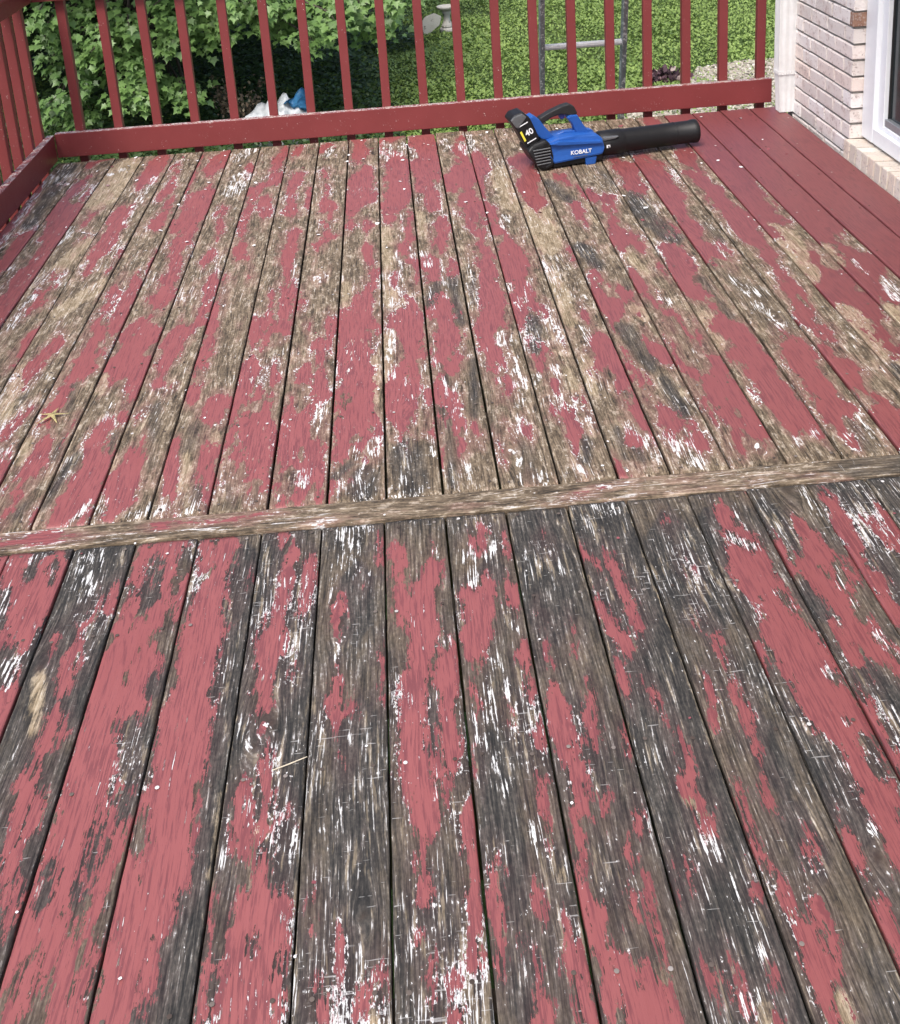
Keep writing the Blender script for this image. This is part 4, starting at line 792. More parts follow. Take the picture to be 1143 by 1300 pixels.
def scatter(name, shape, faces, pos, tip, nrm, size, tint, mat, parent=None):
    """leaf-like shapes (k,3: x across, y to the tip, z up) placed in bulk as one mesh"""
    N = len(pos); k = len(shape)
    tip = tip / np.linalg.norm(tip, axis=1, keepdims=True)
    xa = np.cross(tip, nrm); xa /= np.linalg.norm(xa, axis=1, keepdims=True) + 1e-9
    za = np.cross(xa, tip)
    S = np.asarray(shape)
    V = pos[:, None, :] + size[:, None, None] * (S[None, :, 0:1] * xa[:, None, :] + S[None, :, 1:2] * tip[:, None, :] + S[None, :, 2:3] * za[:, None, :])
    F = (np.arange(N)[:, None, None] * k + np.asarray(faces)[None]).reshape(-1, len(faces[0]))
    me = from_np(name, V.reshape(-1, 3), F, mat)
    a = me.attributes.new('tint', 'FLOAT', 'POINT')
    a.data.foreach_set('value', np.repeat(tint, k).astype(np.float32))
    return mesh_obj(name, me, parent)

def vnoise(x, y, s, seed):
    r = np.random.default_rng(seed)
    o = np.zeros_like(x)
    for _ in range(9):
        a = r.uniform(0, 2 * np.pi); f = s * r.uniform(0.5, 2.0)
        o += np.sin((x * np.cos(a) + y * np.sin(a)) * f + r.uniform(0, 6.28)) / (0.6 + f / s)
    return o / 3.0

# ---- lawn
M_LAWN = leaf_mat('lawn_leaf', (0.052, 0.105, 0.018), (0.330, 0.450, 0.125), 0.5, 0.25, 0.3)
blade = [(-.10, 0, 0), (.10, 0, 0), (.34, .5, .05), (0, 1, 0), (-.34, .5, .05)]
bladef = [(0, 1, 2), (0, 2, 3), (0, 3, 4)]
def in_gravel(x, y):
    # pale stony strip at the house side of the yard
    edge = 2.7 + 0.55 * (19.6 - y) * -1.0
    return (x > 3.6 + 0.25 * vnoise(x, y, 2.0, 5) + (y - 17.0) * 0.75) & (y < 19.3 + 0.3 * vnoise(x, y, 1.5, 6))
N = 330000
lx = rng.uniform(-9, 12, N); ly = rng.uniform(13.0, 33, N)
keep = ~in_gravel(lx, ly) | (rng.random(N) < 0.30)
keep &= rng.random(N) < np.clip(1.35 - (ly - 14) / 26, 0.35, 1)
lx, ly = lx[keep], ly[keep]; N = len(lx)
ang = rng.uniform(0, 2 * np.pi, N); up = rng.uniform(0.15, 1.1, N)
tip = np.stack([np.cos(ang), np.sin(ang), up], -1)
nrm = np.stack([-np.cos(ang) * up, -np.sin(ang) * up, np.ones(N)], -1) + rng.normal(0, .35, (N, 3))
pt = 0.5 + 0.22 * vnoise(lx, ly, 1.6, 1) + 0.13 * vnoise(lx, ly, 6.0, 2)
tint = np.clip(pt + rng.normal(0, 0.17, N) + (rng.random(N) < 0.05) * 0.4, 0, 1)
size = rng.uniform(0.03, 0.08, N) * (1 + 0.25 * vnoise(lx, ly, 2.5, 3))
lawn = scatter('lawn_grass', blade, bladef, np.stack([lx, ly, gheight(lx, ly) - 0.005 + rng.uniform(0, .03, N)], -1), tip, nrm, size, tint, M_LAWN)
tag(lawn, 'green weedy lawn spreading beyond the railing', 'grass', kind='stuff')

# ---- gravel / leaf litter
def gravel_mat():
    t = NT('gravel_stone')
    at = t.n('ShaderNodeAttribute', attribute_name='tint').outputs['Fac']
    c = t.ramp(at, [(0.0, (0.10, 0.085, 0.065)), (0.4, (0.30, 0.265, 0.21)), (0.8, (0.40, 0.37, 0.30)), (1.0, (0.58, 0.55, 0.48))])
    return t.out(c, 0.9, 0, 0.3)
N = 26000
px_ = rng.uniform(3.0, 8.6, N); py_ = rng.uniform(14.5, 19.8, N)
k = in_gravel(px_, py_); px_, py_ = px_[k], py_[k]; N = len(px_)
stone = [(-.5, -.4, 0), (.45, -.5, 0), (.55, .4, 0), (-.4, .5, 0), (-.3, -.2, .38), (.3, -.25, .42), (.28, .25, .36), (-.25, .28, .40)]
stonef = [(4, 5, 6, 7), (0, 1, 5, 4), (1, 2, 6, 5), (2, 3, 7, 6), (3, 0, 4, 7)]
ang = rng.uniform(0, 6.28, N)
gr = scatter('gravel', stone, stonef, np.stack([px_, py_, gheight(px_, py_) + .004], -1), np.stack([np.cos(ang), np.sin(ang), rng.normal(0, .2, N)], -1),
             np.stack([rng.normal(0, .2, N), rng.normal(0, .2, N), np.ones(N)], -1), rng.uniform(.03, .075, N), np.clip(rng.normal(.48, .27, N), 0, 1), gravel_mat())
tag(gr, 'pale gravel and litter strip on the ground near the house', 'gravel', kind='stuff')

# ---- heap of dark fallen leaves on the gravel edge
def fallen_mat():
    t = NT('fallen_leaf_colour')
    at = t.n('ShaderNodeAttribute', attribute_name='tint').outputs['Fac']
    c = t.ramp(at, [(0.0, (0.025, 0.014, 0.02)), (0.5, (0.085, 0.045, 0.055)), (0.8, (0.22, 0.15, 0.14)), (1.0, (0.45, 0.38, 0.34))])
    return t.out(c, 0.8, 0, 0.3)
N = 420
r_ = np.sqrt(rng.random(N)); a_ = rng.uniform(0, 6.28, N)
hx = 4.42 + 0.42 * r_ * np.cos(a_); hy = 18.55 + 0.26 * r_ * np.sin(a_)
hz = gheight(hx, hy) + 0.22 * (1 - r_ ** 1.5) * rng.random(N) ** .4 + .01
lp = scatter('leaf_heap', blade, bladef, np.stack([hx, hy, hz], -1), rng.normal(0, 1, (N, 3)), rng.normal(0, 1, (N, 3)) + [0, 0, .6], rng.uniform(.07, .12, N),
             np.clip(rng.normal(.42, .28, N), 0, 1), fallen_mat())
tag(lp, 'small heap of dark purplish fallen leaves at the gravel edge', 'leaf heap', kind='stuff')

# ---- trees
def maple_leaf():
    half = [(0, 0.0), (.20, -.10), (.46, -.02), (.34, .12), (.62, .42), (.36, .40), (.30, .50), (.14, .66), (.0, 1.0)]
    pts = [(x, y, 0.10 * abs(x) - 0.10 * y * y) for x, y in half]
    left = [(-x, y, 0.10 * abs(x) - 0.10 * y * y) for x, y in half[1:-1]]
    verts = pts + left + [(0, .30, -0.03)]
    c = len(verts) - 1
    ring = list(range(len(pts))) + list(range(len(pts) + len(left) - 1, len(pts) - 1, -1))
    faces = [(c, ring[i], ring[(i + 1) % len(ring)]) for i in range(len(ring))]
    return verts, faces
MLV, MLF = maple_leaf()
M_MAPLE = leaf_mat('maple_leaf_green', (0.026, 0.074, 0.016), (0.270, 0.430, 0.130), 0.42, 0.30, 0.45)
M_DARKLEAF = leaf_mat('shade_leaf_green', (0.010, 0.024, 0.007), (0.055, 0.105, 0.026), 0.5, 0.2, 0.35)  # dark ivy green; on the back maples it paints in their shade
M_BARK = plain('bark', (0.060, 0.048, 0.036), 0.95, 0.3, 18, 0.012, stretch=(1, 1, .25))

def spray_leaves(centers, outdirs, per, rads, lsize, seed, bright, scl):
    r = np.random.default_rng(seed)
    P, T, Nn, S, C = [], [], [], [], []
    for c, od, b, rad, sc in zip(centers, outdirs, bright, rads, scl):
        n = int(per * r.uniform(.7, 1.3))
        od = np.array(od) / np.linalg.norm(od)
        side = np.cross(od, [0, 0, 1.0]); side /= np.linalg.norm(side) + 1e-9
        # fan-shaped bough that droops away from the stem
        t = r.random(n) ** .75
        u = r.normal(0, .42, n) * (0.35 + 0.75 * np.sin(np.pi * np.clip(t, 0.05, .95)))
        rr = rad * r.uniform(.8, 1.2)
        p = np.array(c)[None] + rr * (t[:, None] * od[None] + u[:, None] * side[None])
        p[:, 2] += -0.55 * rr * t ** 1.8 - 0.25 * rr * np.abs(u) + r.normal(0, .075, n)
        P.append(p)
        d = od[None] * r.uniform(.3, 1.0, n)[:, None] + side[None] * (u * 1.2 + r.normal(0, .35, n))[:, None] + np.array([0, 0, -1.0])[None] * r.uniform(.25, 1.0, n)[:, None]
        T.append(d)
        Nn.append(np.array([0, 0, 1.0])[None] + od[None] * .55 + r.normal(0, .30, (n, 3)))
        S.append(lsize * sc * r.uniform(.5, 1.45, n))
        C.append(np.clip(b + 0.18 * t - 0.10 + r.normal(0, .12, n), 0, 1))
    return [np.concatenate(q) for q in (P, T, Nn, S, C)]

def maple(name, label, base, trunk_h, trunk_r, boughs, per, lsize, seed, lean=(0, 0), mat=None, group='trees along the yard edge'):
    """boughs: list of (tip start xyz, out direction, length, brightness)"""
    t = empty(name, base)
    tag(t, label, 'tree', group)
    b = Vector(base)
    bm = bmesh.new()
    top = Vector((base[0] + lean[0], base[1] + lean[1], base[2] + trunk_h))
    path = [b + Vector((0, 0, -.2)), b + (top - b) * .3 + Vector((.06, .03, 0)), b + (top - b) * .65 + Vector((-.05, .05, 0)), top]
    tube_bm(path, [trunk_r * 1.35, trunk_r, trunk_r * .75, trunk_r * .28], 10, bm)
    bm_obj('trunk', bm, M_BARK, t, -b, smooth=True)
    bl = bmesh.new()
    r = random.Random(seed)
    for (c, od, ln, br, sc) in boughs:
        c = Vector(c); od = Vector(od).normalized()
        f = min(0.95, max(0.08, (c.z + 0.5 - base[2]) / trunk_h))
        s = b + (top - b) * f
        mid = s.lerp(c, .55) + Vector((r.uniform(-.2, .2), r.uniform(-.2, .2), .30))
        e = c + od * ln * .7 + Vector((0, 0, -.25 * ln))
        tube_bm([s, mid, c, e], [trunk_r * .22, trunk_r * .14, trunk_r * .08, trunk_r * .03], 5, bl)
    bm_obj('branches', bl, M_BARK, t, -b, smooth=True)
    P, T, Nn, S, C = spray_leaves([q[0] for q in boughs], [q[1] for q in boughs], per, [q[2] for q in boughs], lsize, seed, [q[3] for q in boughs], [q[4] for q in boughs])
    o = scatter('crown', MLV, MLF, P - np.array(base)[None], T, Nn, S, C, mat or M_MAPLE, t)
    return t
def crown_boughs(cx, cy, z0, z1, rad, n, seed, ln, face=None, br=0.45, sc=1.0):
    r = random.Random(seed); out = []
    for i in range(n):
        z = z0 + (z1 - z0) * r.random()
        prof = math.sin(math.pi * min(1, max(0.12, (z - z0) / (z1 - z0) * .9 + .12))) ** .6
        a = r.uniform(0, 2 * math.pi)
        q = rad * prof * r.uniform(.45, 1.0)
        out.append(((cx + q * math.cos(a), cy + q * math.sin(a), z), (math.cos(a), math.sin(a), .1), ln, br + r.uniform(-.2, .2), sc))
    return out

# maple at the left: its low boughs hang into view over the railing
bo = []
for x, y, z, br in FRONT:
    for j in range(2):
        bo.append(((x + random.uniform(-.10, .10), y + random.uniform(0, .5), z + random.uniform(-.06, .16)), (random.uniform(-.7, .7), -1.0, .05), .33, br * (1 - .3 * j), 1.0))
bo += crown_boughs(-3.8, 19.0, -0.55, 4.5, 3.9, 380, 3, .7, sc=2.0)  # unseen upper crown, leaves enlarged to shade what hangs below
maple('maple_tree', 'broad green maple with low drooping boughs at the left of the yard', (-4.2, 19.6, GZ), 7.5, .19, bo, 40, .096, 21)

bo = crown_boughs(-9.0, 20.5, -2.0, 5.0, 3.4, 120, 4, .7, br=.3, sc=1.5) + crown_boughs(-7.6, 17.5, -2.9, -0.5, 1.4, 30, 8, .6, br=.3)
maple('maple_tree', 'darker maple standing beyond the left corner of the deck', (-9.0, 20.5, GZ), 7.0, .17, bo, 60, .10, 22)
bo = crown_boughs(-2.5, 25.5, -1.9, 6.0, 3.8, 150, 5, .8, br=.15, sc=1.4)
maple('maple_tree', 'maple with leaves coloured dark as in shade, farther back behind the low maple boughs', (-2.6, 25.8, GZ), 8.0, .2, bo, 50, .13, 23, mat=M_DARKLEAF)
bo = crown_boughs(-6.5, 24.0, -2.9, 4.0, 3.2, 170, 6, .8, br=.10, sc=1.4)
maple('maple_tree', 'maple with leaves coloured dark as in shade, closing the back of the yard at far left', (-6.6, 24.4, GZ), 7.0, .2, bo, 50, .13, 24, mat=M_DARKLEAF)

# ---- ivy and dark ground cover in the shade of the maples
N = 52000
ix = rng.uniform(-8.5, 1.4, N); iy = rng.uniform(15.2, 26.0, N)
lim = 0.25 - 0.13 * (iy - 16) + 0.5 * vnoise(ix, iy, 1.1, 8)
k = ix < lim + np.where(iy > 22, 1.5, 0)
ix, iy = ix[k], iy[k]; N = len(ix)
hgt = 0.16 + 0.16 * (vnoise(ix, iy, 2.2, 9) + .6).clip(0, 2) + 0.25 * np.exp(-((iy - 20) / 2.0) ** 2)
iz = gheight(ix, iy) + rng.random(N) ** .6 * hgt
ang = rng.uniform(0, 6.28, N)
iv = scatter('ground_ivy', blade, bladef, np.stack([ix, iy, iz], -1), np.stack([np.cos(ang), np.sin(ang) - .3, rng.uniform(-.5, .6, N)], -1),
             np.stack([rng.normal(0, .4, N), rng.normal(-.3, .4, N), np.ones(N)], -1), rng.uniform(.05, .11, N), np.clip(rng.normal(.45, .25, N), 0, 1), M_DARKLEAF)
tag(iv, 'dark leafy ground cover in the shade under the maples', 'ground cover', kind='stuff')

# ---- dry brown shrub beside the bag
dsx = Vector((-2.35, 17.1, GZ))
dsr = empty('dry_shrub', dsx)
tag(dsr, 'small dry brown twiggy shrub behind the plastic bag', 'shrub')
bm = bmesh.new(); tips = []
for i in range(26):
    a = random.uniform(0, 6.28); l = random.uniform(.5, .95)
    e = Vector((math.cos(a) * l * .5, math.sin(a) * l * .4, l * .95))
    m = e * .5 + Vector((random.uniform(-.06, .06), random.uniform(-.06, .06), .04))
    tube_bm([(0, 0, 0), m, e], [.008, .005, .002], 4, bm)
    for q in range(14):
        tips.append(m.lerp(e, random.uniform(.0, 1.1)) + Vector((random.gauss(0, .06), random.gauss(0, .06), random.gauss(0, .06))))
bm_obj('stems', bm, M_BARK, dsr)
tips = np.array([tuple(q) for q in tips]); N = len(tips)
t_ = NT('dry_leaf'); at_ = t_.n('ShaderNodeAttribute', attribute_name='tint').outputs['Fac']
M_DRY = t_.out(t_.ramp(at_, [(0, (.07, .05, .03)), (.6, (.20, .145, .10)), (1, (.34, .29, .20))]), .85, 0, .2)
scatter('leaves', blade, bladef, tips, rng.normal(0, 1, (N, 3)), rng.normal(0, 1, (N, 3)) + [0, 0, .5], rng.uniform(.04, .085, N), rng.random(N), M_DRY, dsr)

# ---- bird bath and the leaning stone slab
def stone_mat(name, lo, hi):
    t = NT(name); pos = t.objpos()
    n1 = t.noise(pos, 7, 4, .6); n2 = t.noise(pos, 45, 4, .65)
    c = t.mix(t.add(t.mul(n1, .6), t.mul(n2, .4)), lo, hi)
    c = t.mix(t.sstep(t.add(n1, t.mul(n2, .4)), .78, .92), c, (.12, .115, .10))
    t.bump(t.add(n1, t.mul(n2, .5)), .012)
    return t.out(c, .92, 0, .25)
M_STONE = stone_mat('weathered_concrete', (.30, .285, .25), (.58, .56, .50))
M_SLAB = stone_mat('mossy_pale_stone', (.20, .20, .16), (.56, .55, .49))
bb = empty('bird_bath', (1.19, 24.0, gheight(1.19, 24.0)))
tag(bb, 'grey concrete bird bath on a waisted pedestal in the far lawn', 'bird bath')
bm_obj('base', lathe_bm([(.16, -.05), (.17, .05), (.155, .085), (.12, .10)], 20), M_STONE, bb, smooth=True)
bm_obj('pedestal', lathe_bm([(.115, .10), (.125, .13), (.10, .17), (.072, .24), (.065, .32), (.078, .38), (.10, .425), (.085, .45)], 20), M_STONE, bb, smooth=True)
bm_obj('bowl', lathe_bm([(.07, .45), (.13, .463), (.185, .49), (.20, .52), (.20, .54), (.185, .543), (.16, .515), (.09, .495), (.02, .49)], 24), M_STONE, bb, smooth=True)
sl = empty('stone_slab', (.83, 23.62, gheight(.83, 23.62)))
b = bmesh.new()
outl = [(-.30, -.02), (-.24, .20), (-.10, .38), (.10, .44), (.24, .36), (.18, .18), (.02, .10), (-.12, -.03)]
a = [b.verts.new((x, 0.20 * z + random.uniform(-.012, .012), z)) for x, z in outl]
c = [b.verts.new((x * .97, 0.20 * z + .085 + random.uniform(-.012, .012), z * .97)) for x, z in outl]
b.faces.new(a); b.faces.new(list(reversed(c)))
for i in range(len(a)): b.faces.new((a[i], c[i], c[(i + 1) % len(a)], a[(i + 1) % len(a)]))
bmesh.ops.bevel(b, geom=list(b.edges), offset=.014, segments=2, affect='EDGES')
COL.objects.unlink(sl); bpy.data.objects.remove(sl)
sl = bm_obj('stone_slab', b, M_SLAB, None, (.83, 23.62, gheight(.83, 23.62)))
tag(sl, 'pale mottled stone slab leaning beside the bird bath', 'stone')

# ---- discarded plastic bag with blue corner, and a yellow stake
def plastic(name, stops, rough=.35):
    t = NT(name); pos = t.objpos()
    n = t.noise(pos, 5, 3, .6); n2 = t.noise(pos, 28, 4, .6)
    c = t.ramp(t.add(t.mul(n, .8), t.mul(n2, .2)), stops)
    t.bump(t.add(n, t.mul(n2, .6)), .02)
    return t.out(c, rough, 0, .5)
M_BAG = plastic('white_plastic_film', [(.35, (.28, .31, .32)), (.65, (.64, .66, .67))])
M_BLUE = plastic('blue_plastic_print', [(.3, (.03, .16, .36)), (.7, (.08, .30, .55))])
M_YEL = plastic('yellow_plastic', [(.3, (.50, .40, .08)), (.7, (.72, .62, .18))])
bag = empty('plastic_bag', (-1.72, 16.55, gheight(-1.72, 16.55)))
bag.scale = (1.30, 1.15, 1.12)
tag(bag, 'crumpled white plastic bag with a blue corner below the railing', 'bag')
b = bmesh.new()
bmesh.ops.create_icosphere(b, subdivisions=4, radius=1.0)
for v in b.verts:
    x, y, z = v.co
    sx = .36 + .05 * math.sin(3 * y + 2 * z)
    w_ = 1 + .13 * math.sin(7 * x + 3 * z) * math.cos(5 * y + 2) + .07 * math.sin(13 * x - 9 * z + 4 * y)
    zz = max(-.55, z)
    v.co = Vector((x * sx * w_ * (1.12 - .25 * zz), y * .26 * w_, (zz + .55) * .36 * w_ + .10 * max(0, x) * max(0, z)))
bm_obj('film', b, M_BAG, bag, smooth=True)
b = bmesh.new()
gridn = 7
vv = [[b.verts.new((.10 + .26 * u / gridn + .02 * math.sin(v * 2), -.05 + .10 * math.sin(u * .9 + v * .6), .46 + .30 * v / gridn * (.35 + .65 * u / gridn) + .03 * math.sin(u * 1.7))) for u in range(gridn + 1)] for v in range(gridn + 1)]
for i in range(gridn):
    for j in range(gridn): b.faces.new((vv[i][j], vv[i][j + 1], vv[i + 1][j + 1], vv[i + 1][j]))
bmesh.ops.solidify(b, geom=list(b.faces), thickness=.006)
bm_obj('printed_corner', b, M_BLUE, bag, smooth=True)
b = tube_bm([(.40, -.12, 0), (.41, -.10, .32), (.43, -.06, .62)], [.022, .022, .02], 8)
stake = bm_obj('plastic_stake', b, M_YEL, None, tuple(bag.location + Vector((.08, -.05, 0))), smooth=True)
tag(stake, 'thin yellow plastic stake standing right of the white bag', 'stake')

# ---- ladder leaning on the outside of the railing
def ladder_mat():
    t = NT('paint_spattered_aluminium'); pos = t.objpos()
    n1 = t.noise(pos, 14, 4, .6); n2 = t.noise(pos, 60, 4, .7)
    c = t.mix(n1, (.16, .165, .175), (.36, .37, .38))
    spat = t.sstep(t.add(n2, t.mul(n1, .4)), .74, .78)
    c = t.mix(spat, c, (.78, .78, .76))
    c = t.mix(t.sstep(n2, .36, .30), c, (.05, .05, .05))
    t.bump(n2, .001)
    return t.out(c, .5, .35, .5)
M_LAD = ladder_mat()
M_RUNG = plain('whitened_rung', (.78, .78, .76), .6, .15, 30, .001)
lad = empty('ladder', (1.0, 7.00, GZ))
tag(lad, 'grey aluminium ladder with pale rungs leaning outside the far railing', 'ladder')
topP, botP = Vector((0, 5.905 - 7.0, 1.10 - GZ)), Vector((0, 0, 0))
dl = topP - botP; L_ = dl.length; dn = dl.normalized(); nn = Vector((0, dn.z, -dn.y))
def lad_rail(x, sgn):
    b = box_bm(-.012, .012, -.034, .034, 0, L_, .003, 1)
    # channel: flange on the inside
    o = bm_obj('side_rail', b, M_LAD, lad)
    o.matrix_local = Matrix.Translation((x, 0, 0)) @ dn.to_track_quat('Z', 'Y').to_matrix().to_4x4()
    return o
XL, XR = 0.795 - 1.0, 1.232 - 1.0
lad_rail(XL, 1); lad_rail(XR, -1)
# rung heights: one meets z = 0.30 of the deck's level
s0 = (0.302 - GZ) / dn.z
k = 0
rung = None
s = s0 % 0.305
while s < L_ - .05:
    if rung is None:
        bmr = tube_bm([(XL + .012, 0, 0), (XR - .012, 0, 0)], [.0165, .0165], 10)
        rung = bm_obj('rung', bmr, M_RUNG, lad); o = rung
    else:
        o = rung.copy(); link(o, lad)
    o.location = dn * s
    s += 0.305
# ================================================================ LEAF BLOWER
M_BLU = plain('blue_plastic', (0.014, 0.085, 0.34), .42, .06, 120, .00015, spec=.5)
M_BLK = plain('black_plastic', (0.008, 0.008, 0.009), .50, .15, 90, .0003, spec=.35)
M_GRP = plain('black_rubber_grip', (0.016, 0.016, 0.017), .62, .2, 200, .0006, spec=.4)
M_GRYP = plain('grey_plastic', (0.10, 0.105, 0.11), .45, .1, 90, .0002)
M_WHT = plain('white_print', (.80, .82, .84), .5, .02, 90, 0)
M_YLW = plain('yellow_print', (.78, .70, .06), .5, .02, 90, 0)
blow = empty('leaf_blower', (0.64, 5.035, 0.004), R(10))
tag(blow, 'blue and black cordless leaf blower lying on the deck near the railing', 'leaf blower')
# motor housing
bodyp = [(-.005, .125), (.055, .140), (.150, .142), (.236, .134), (.262, .112), (.268, .070), (.258, .040), (.030, .024), (.012, .060)]
def tap(x, y, z):
    k = 1.0 - max(0, z - .085) * 4.2
    return y * max(.5, k)
body = bm_obj('housing', prism_bm(bodyp, -.078, .078, .010, 2, tap), M_BLU, blow)
bm_obj('seam_ridge', prism_bm([(.02, .130), (.10, .150), (.225, .146), (.242, .132), (.10, .134)], -.012, .012, .003, 1), M_BLU, body)
bm_obj('shoulder', prism_bm([(.012, .118), (.055, .128), (.255, .106), (.258, .092), (.055, .108)], -.0835, -.060, .004, 2), M_BLU, body)
rearp = [(-.090, .098), (-.066, .122), (-.004, .138), (.020, .120), (.028, .058), (.026, .016), (-.014, .000), (-.046, .018), (-.072, .060)]
rear = bm_obj('intake', prism_bm(rearp, -.082, .082, .014, 3, lambda x, y, z: y * (1 - max(0, z - .08) * 3.2)), M_BLK, blow)
for k in range(6):
    zc = .030 + k * .0135
    bm_obj('vent_slot', prism_bm([(-.052 + k * -.003, zc), (.012, zc + .004), (.012, zc + .009), (-.054 + k * -.003, zc + .005)], -.0848, -.0795, .0012, 1), M_GRYP, rear)
bm_obj('base_skid', prism_bm([(.028, .004), (.262, .010), (.264, .042), (.028, .030)], -.066, .066, .006, 2), M_BLK, blow)
for yy in (-.052, .052):
    bm_obj('foot', prism_bm([(.180, -.003), (.224, -.003), (.232, .034), (.176, .034)], yy - .02, yy + .02, .005, 2), M_BLU, blow)
# handle frame and grip
rs = [(-.070, .236), (-.046, .247), (-.018, .226), (.006, .190), (.040, .146), (.058, .134), (-.004, .126), (-.048, .172), (-.062, .205)]
bm_obj('rear_strut', prism_bm(rs, -.032, .032, .007, 2), M_BLU, blow)
fs = [(.112, .214), (.128, .226), (.162, .222), (.190, .172), (.226, .126), (.160, .124), (.150, .150), (.140, .180)]
bm_obj('front_strut', prism_bm(fs, -.026, .026, .007, 2), M_BLU, blow)
gp = [(-.024, .206), (-.012, .228), (.035, .250), (.092, .270), (.124, .276), (.150, .262), (.166, .226), (.130, .216), (.118, .226), (.085, .232), (.040, .222), (.012, .206), (-.006, .198)]
grip = bm_obj('grip', prism_bm(gp, -.021, .021, .009, 3), M_GRP, blow)
bm_obj('trigger', prism_bm([(.080, .232), (.104, .230), (.108, .212), (.094, .203), (.082, .214)], -.010, .010, .004, 2), plain('dark_blue_plastic', (.02, .03, .16), .4), grip)
# battery pack
bp = [(-.158, .238), (-.140, .262), (-.098, .272), (-.066, .245), (-.022, .140), (-.050, .108), (-.088, .112), (-.132, .200)]
bat = bm_obj('battery_pack', prism_bm(bp, -.048, .048, .010, 3), M_BLK, blow)
bm_obj('battery_lid', prism_bm([(-.155, .240), (-.138, .258), (-.100, .267), (-.080, .250), (-.120, .200), (-.134, .208)], -.0505, .0505, .006, 2), M_GRYP, bat)
# nozzle
def along_x(bm_, x0, z0):
    bmesh.ops.rotate(bm_, verts=bm_.verts, cent=(0, 0, 0), matrix=Matrix.Rotation(R(90), 3, 'Y'))
    bmesh.ops.translate(bm_, verts=bm_.verts, vec=(x0, 0, z0))
    return bm_
noz = bm_obj('nozzle', along_x(lathe_bm([(.050, .0), (.058, .012), (.0585, .11), (.0555, .118), (.0545, .125), (.0525, .30), (.0520, .455), (.0545, .458), (.0555, .475), (.0545, .482), (.0490, .482), (.0490, .10), (.01, .09)], 32), .258, .0665), M_BLK, blow, smooth=True)
bm_obj('lock_rib', prism_bm([(.27, .110), (.345, .108), (.325, .098), (.27, .094)], -.0585, -.030, .003, 1), M_GRYP, noz)
bm_obj('seam', along_x(lathe_bm([(.0531, 0), (.0536, .002), (.0531, .004)], 32), .63, .0665), M_BLK, noz, smooth=True)

def text_mesh(name, s, size, mat, parent, mloc):
    cu = bpy.data.curves.new(name, 'FONT')
    cu.body = s; cu.size = size; cu.extrude = .0004; cu.align_x = 'CENTER'; cu.align_y = 'CENTER'; cu.offset = size * .02
    to = bpy.data.objects.new(name, cu); COL.objects.link(to)
    dg = bpy.context.evaluated_depsgraph_get()
    me = bpy.data.meshes.new_from_object(to.evaluated_get(dg))
    COL.objects.unlink(to); bpy.data.objects.remove(to)
    me.materials.clear(); me.materials.append(mat)
    o = bpy.data.objects.new(name, me); link(o, parent)
    o.matrix_local = mloc
    return o
FACE = Matrix.Rotation(R(90), 4, 'X')
lg = text_mesh('logo', 'KOBALT', .026, M_WHT, body, Matrix.Translation((.155, -.0792, .066)) @ FACE)
bm_obj('print_line', prism_bm([(.118, .0452), (.185, .0452), (.185, .0478), (.118, .0478)], -.0796, -.0788, 0, 1), M_GRYP, body)
tilt = Matrix.Rotation(R(23), 4, 'Y')
bm_obj('label_bar', prism_bm([(-.115, .182), (-.107, .187), (-.087, .142), (-.095, .137)], -.0490, -.0482, 0, 1), M_YLW, bat)
text_mesh('label_print', '40', .038, M_WHT, bat, Matrix.Translation((-.072, -.0486, .178)) @ Matrix.Rotation(R(-24), 4, 'Y') @ FACE)
bm_obj('label_edge', prism_bm([(-.122, .208), (-.078, .228), (-.076, .224), (-.120, .204)], -.0490, -.0482, 0, 1), M_WHT, bat)
bm_obj('label_edge', prism_bm([(-.084, .130), (-.042, .150), (-.040, .146), (-.082, .126)], -.0490, -.0482, 0, 1), M_WHT, bat)
b = prism_bm([(.283, .060), (.290, .060), (.290, .070), (.297, .070), (.297, .062), (.300, .062), (.300, .074), (.283, .074)], -.0592, -.0584, 0, 1)
bm_obj('symbol', b, M_WHT, noz)

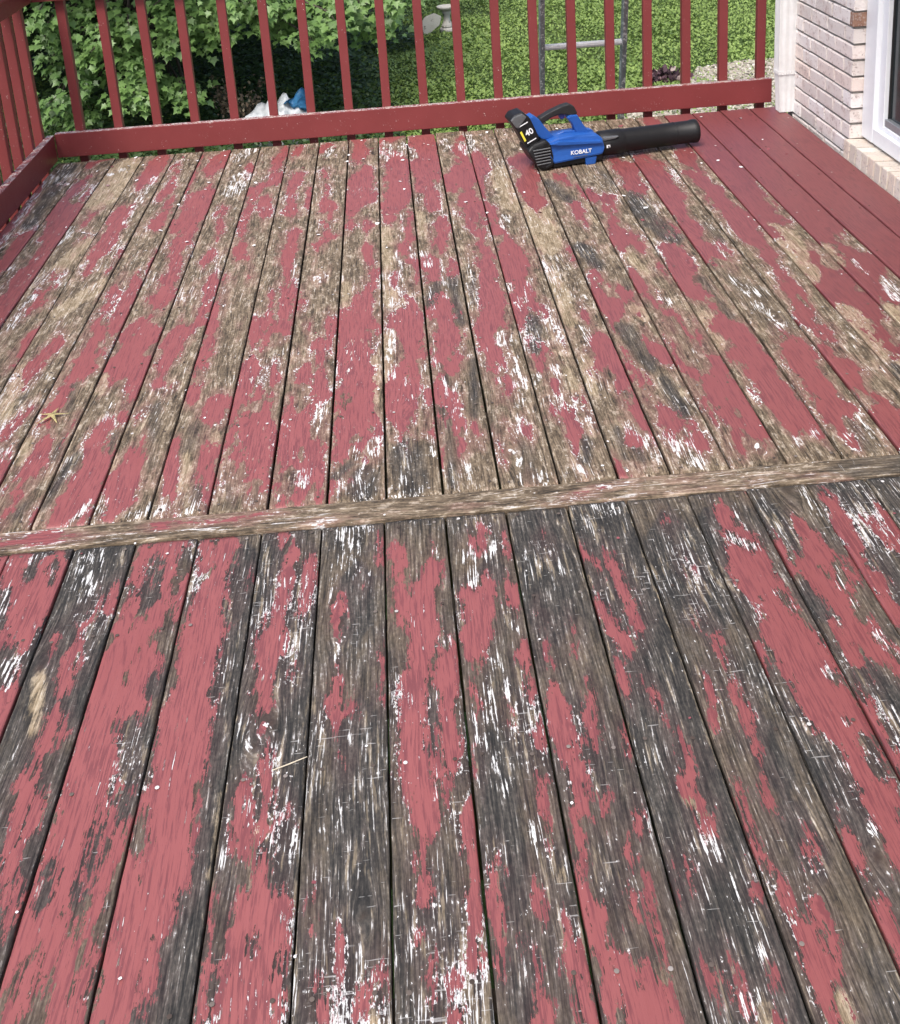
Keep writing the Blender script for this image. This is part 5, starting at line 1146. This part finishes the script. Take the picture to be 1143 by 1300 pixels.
# ================================================================ SMALL THINGS ON THE DECK
def dpos(u, v): return u, v
M_STAR = plain('pale_dry_leaf', (.60, .52, .26), .7, .15, 40, .001)
b = bmesh.new()
n = 5
cv = b.verts.new((0, 0, .012))
ring = []
for k in range(n * 2):
    a_ = math.pi * k / n + .2
    rr = (.052 if k % 2 == 0 else .010) * random.uniform(.85, 1.15)
    ring.append(b.verts.new((rr * math.cos(a_), rr * math.sin(a_), .004 if k % 2 == 0 else .010)))
for k in range(n * 2): b.faces.new((cv, ring[k], ring[(k + 1) % (n * 2)]))
bmesh.ops.solidify(b, geom=list(b.faces), thickness=.0015)
st = bm_obj('fallen_leaf', b, M_STAR, None, (STAR[0], STAR[1], .002))
tag(st, 'pale yellow star-shaped fallen leaf lying on the left deck boards', 'leaf')
b = tube_bm([(-.030, -.012, .002), (0, -.001, .0022), (.031, .012, .002)], [.0010, .0012, .0008], 6)
tw = bm_obj('twig', b, plain('pale_twig', (.55, .48, .36), .8, .1, 60, .0005), None, (TWIG[0], TWIG[1], .001))
tag(tw, 'short pale twig lying across a near deck board', 'twig')

# loose paint chips strewn over the boards
N = 260
cx_ = rng.uniform(-1.6, 1.9, N); cy_ = rng.uniform(1.0, 5.68, N)
nearback = rng.random(N) < .45
cy_ = np.where(nearback, 5.68 - rng.exponential(.35, N), cy_)
cy_ = np.clip(cy_, .9, 5.68)
chip = [(-.5, -.3, 0), (.4, -.45, .05), (.55, .3, 0), (0, .55, .12), (-.45, .35, .02)]
chipf = [(0, 1, 2), (0, 2, 3), (0, 3, 4)]
t_ = NT('loose_paint_chip'); at_ = t_.n('ShaderNodeAttribute', attribute_name='tint').outputs['Fac']
M_CHIP = t_.out(t_.ramp(at_, [(0, (.80, .79, .78)), (.62, (.70, .66, .64)), (.7, (.26, .08, .09)), (1, (.20, .05, .06))]), .6, 0, .4)
ang = rng.uniform(0, 6.28, N)
ch = scatter('paint_chips', chip, chipf, np.stack([cx_, cy_, np.full(N, .0035)], -1), np.stack([np.cos(ang), np.sin(ang), rng.normal(0, .12, N)], -1),
             np.stack([rng.normal(0, .2, N), rng.normal(0, .2, N), np.ones(N)], -1), rng.uniform(.003, .008, N) * np.where(cy_ > 4.2, 2.2, 1), rng.random(N), M_CHIP)
tag(ch, 'loose white and red paint chips scattered over the deck boards', 'paint chips', kind='stuff')
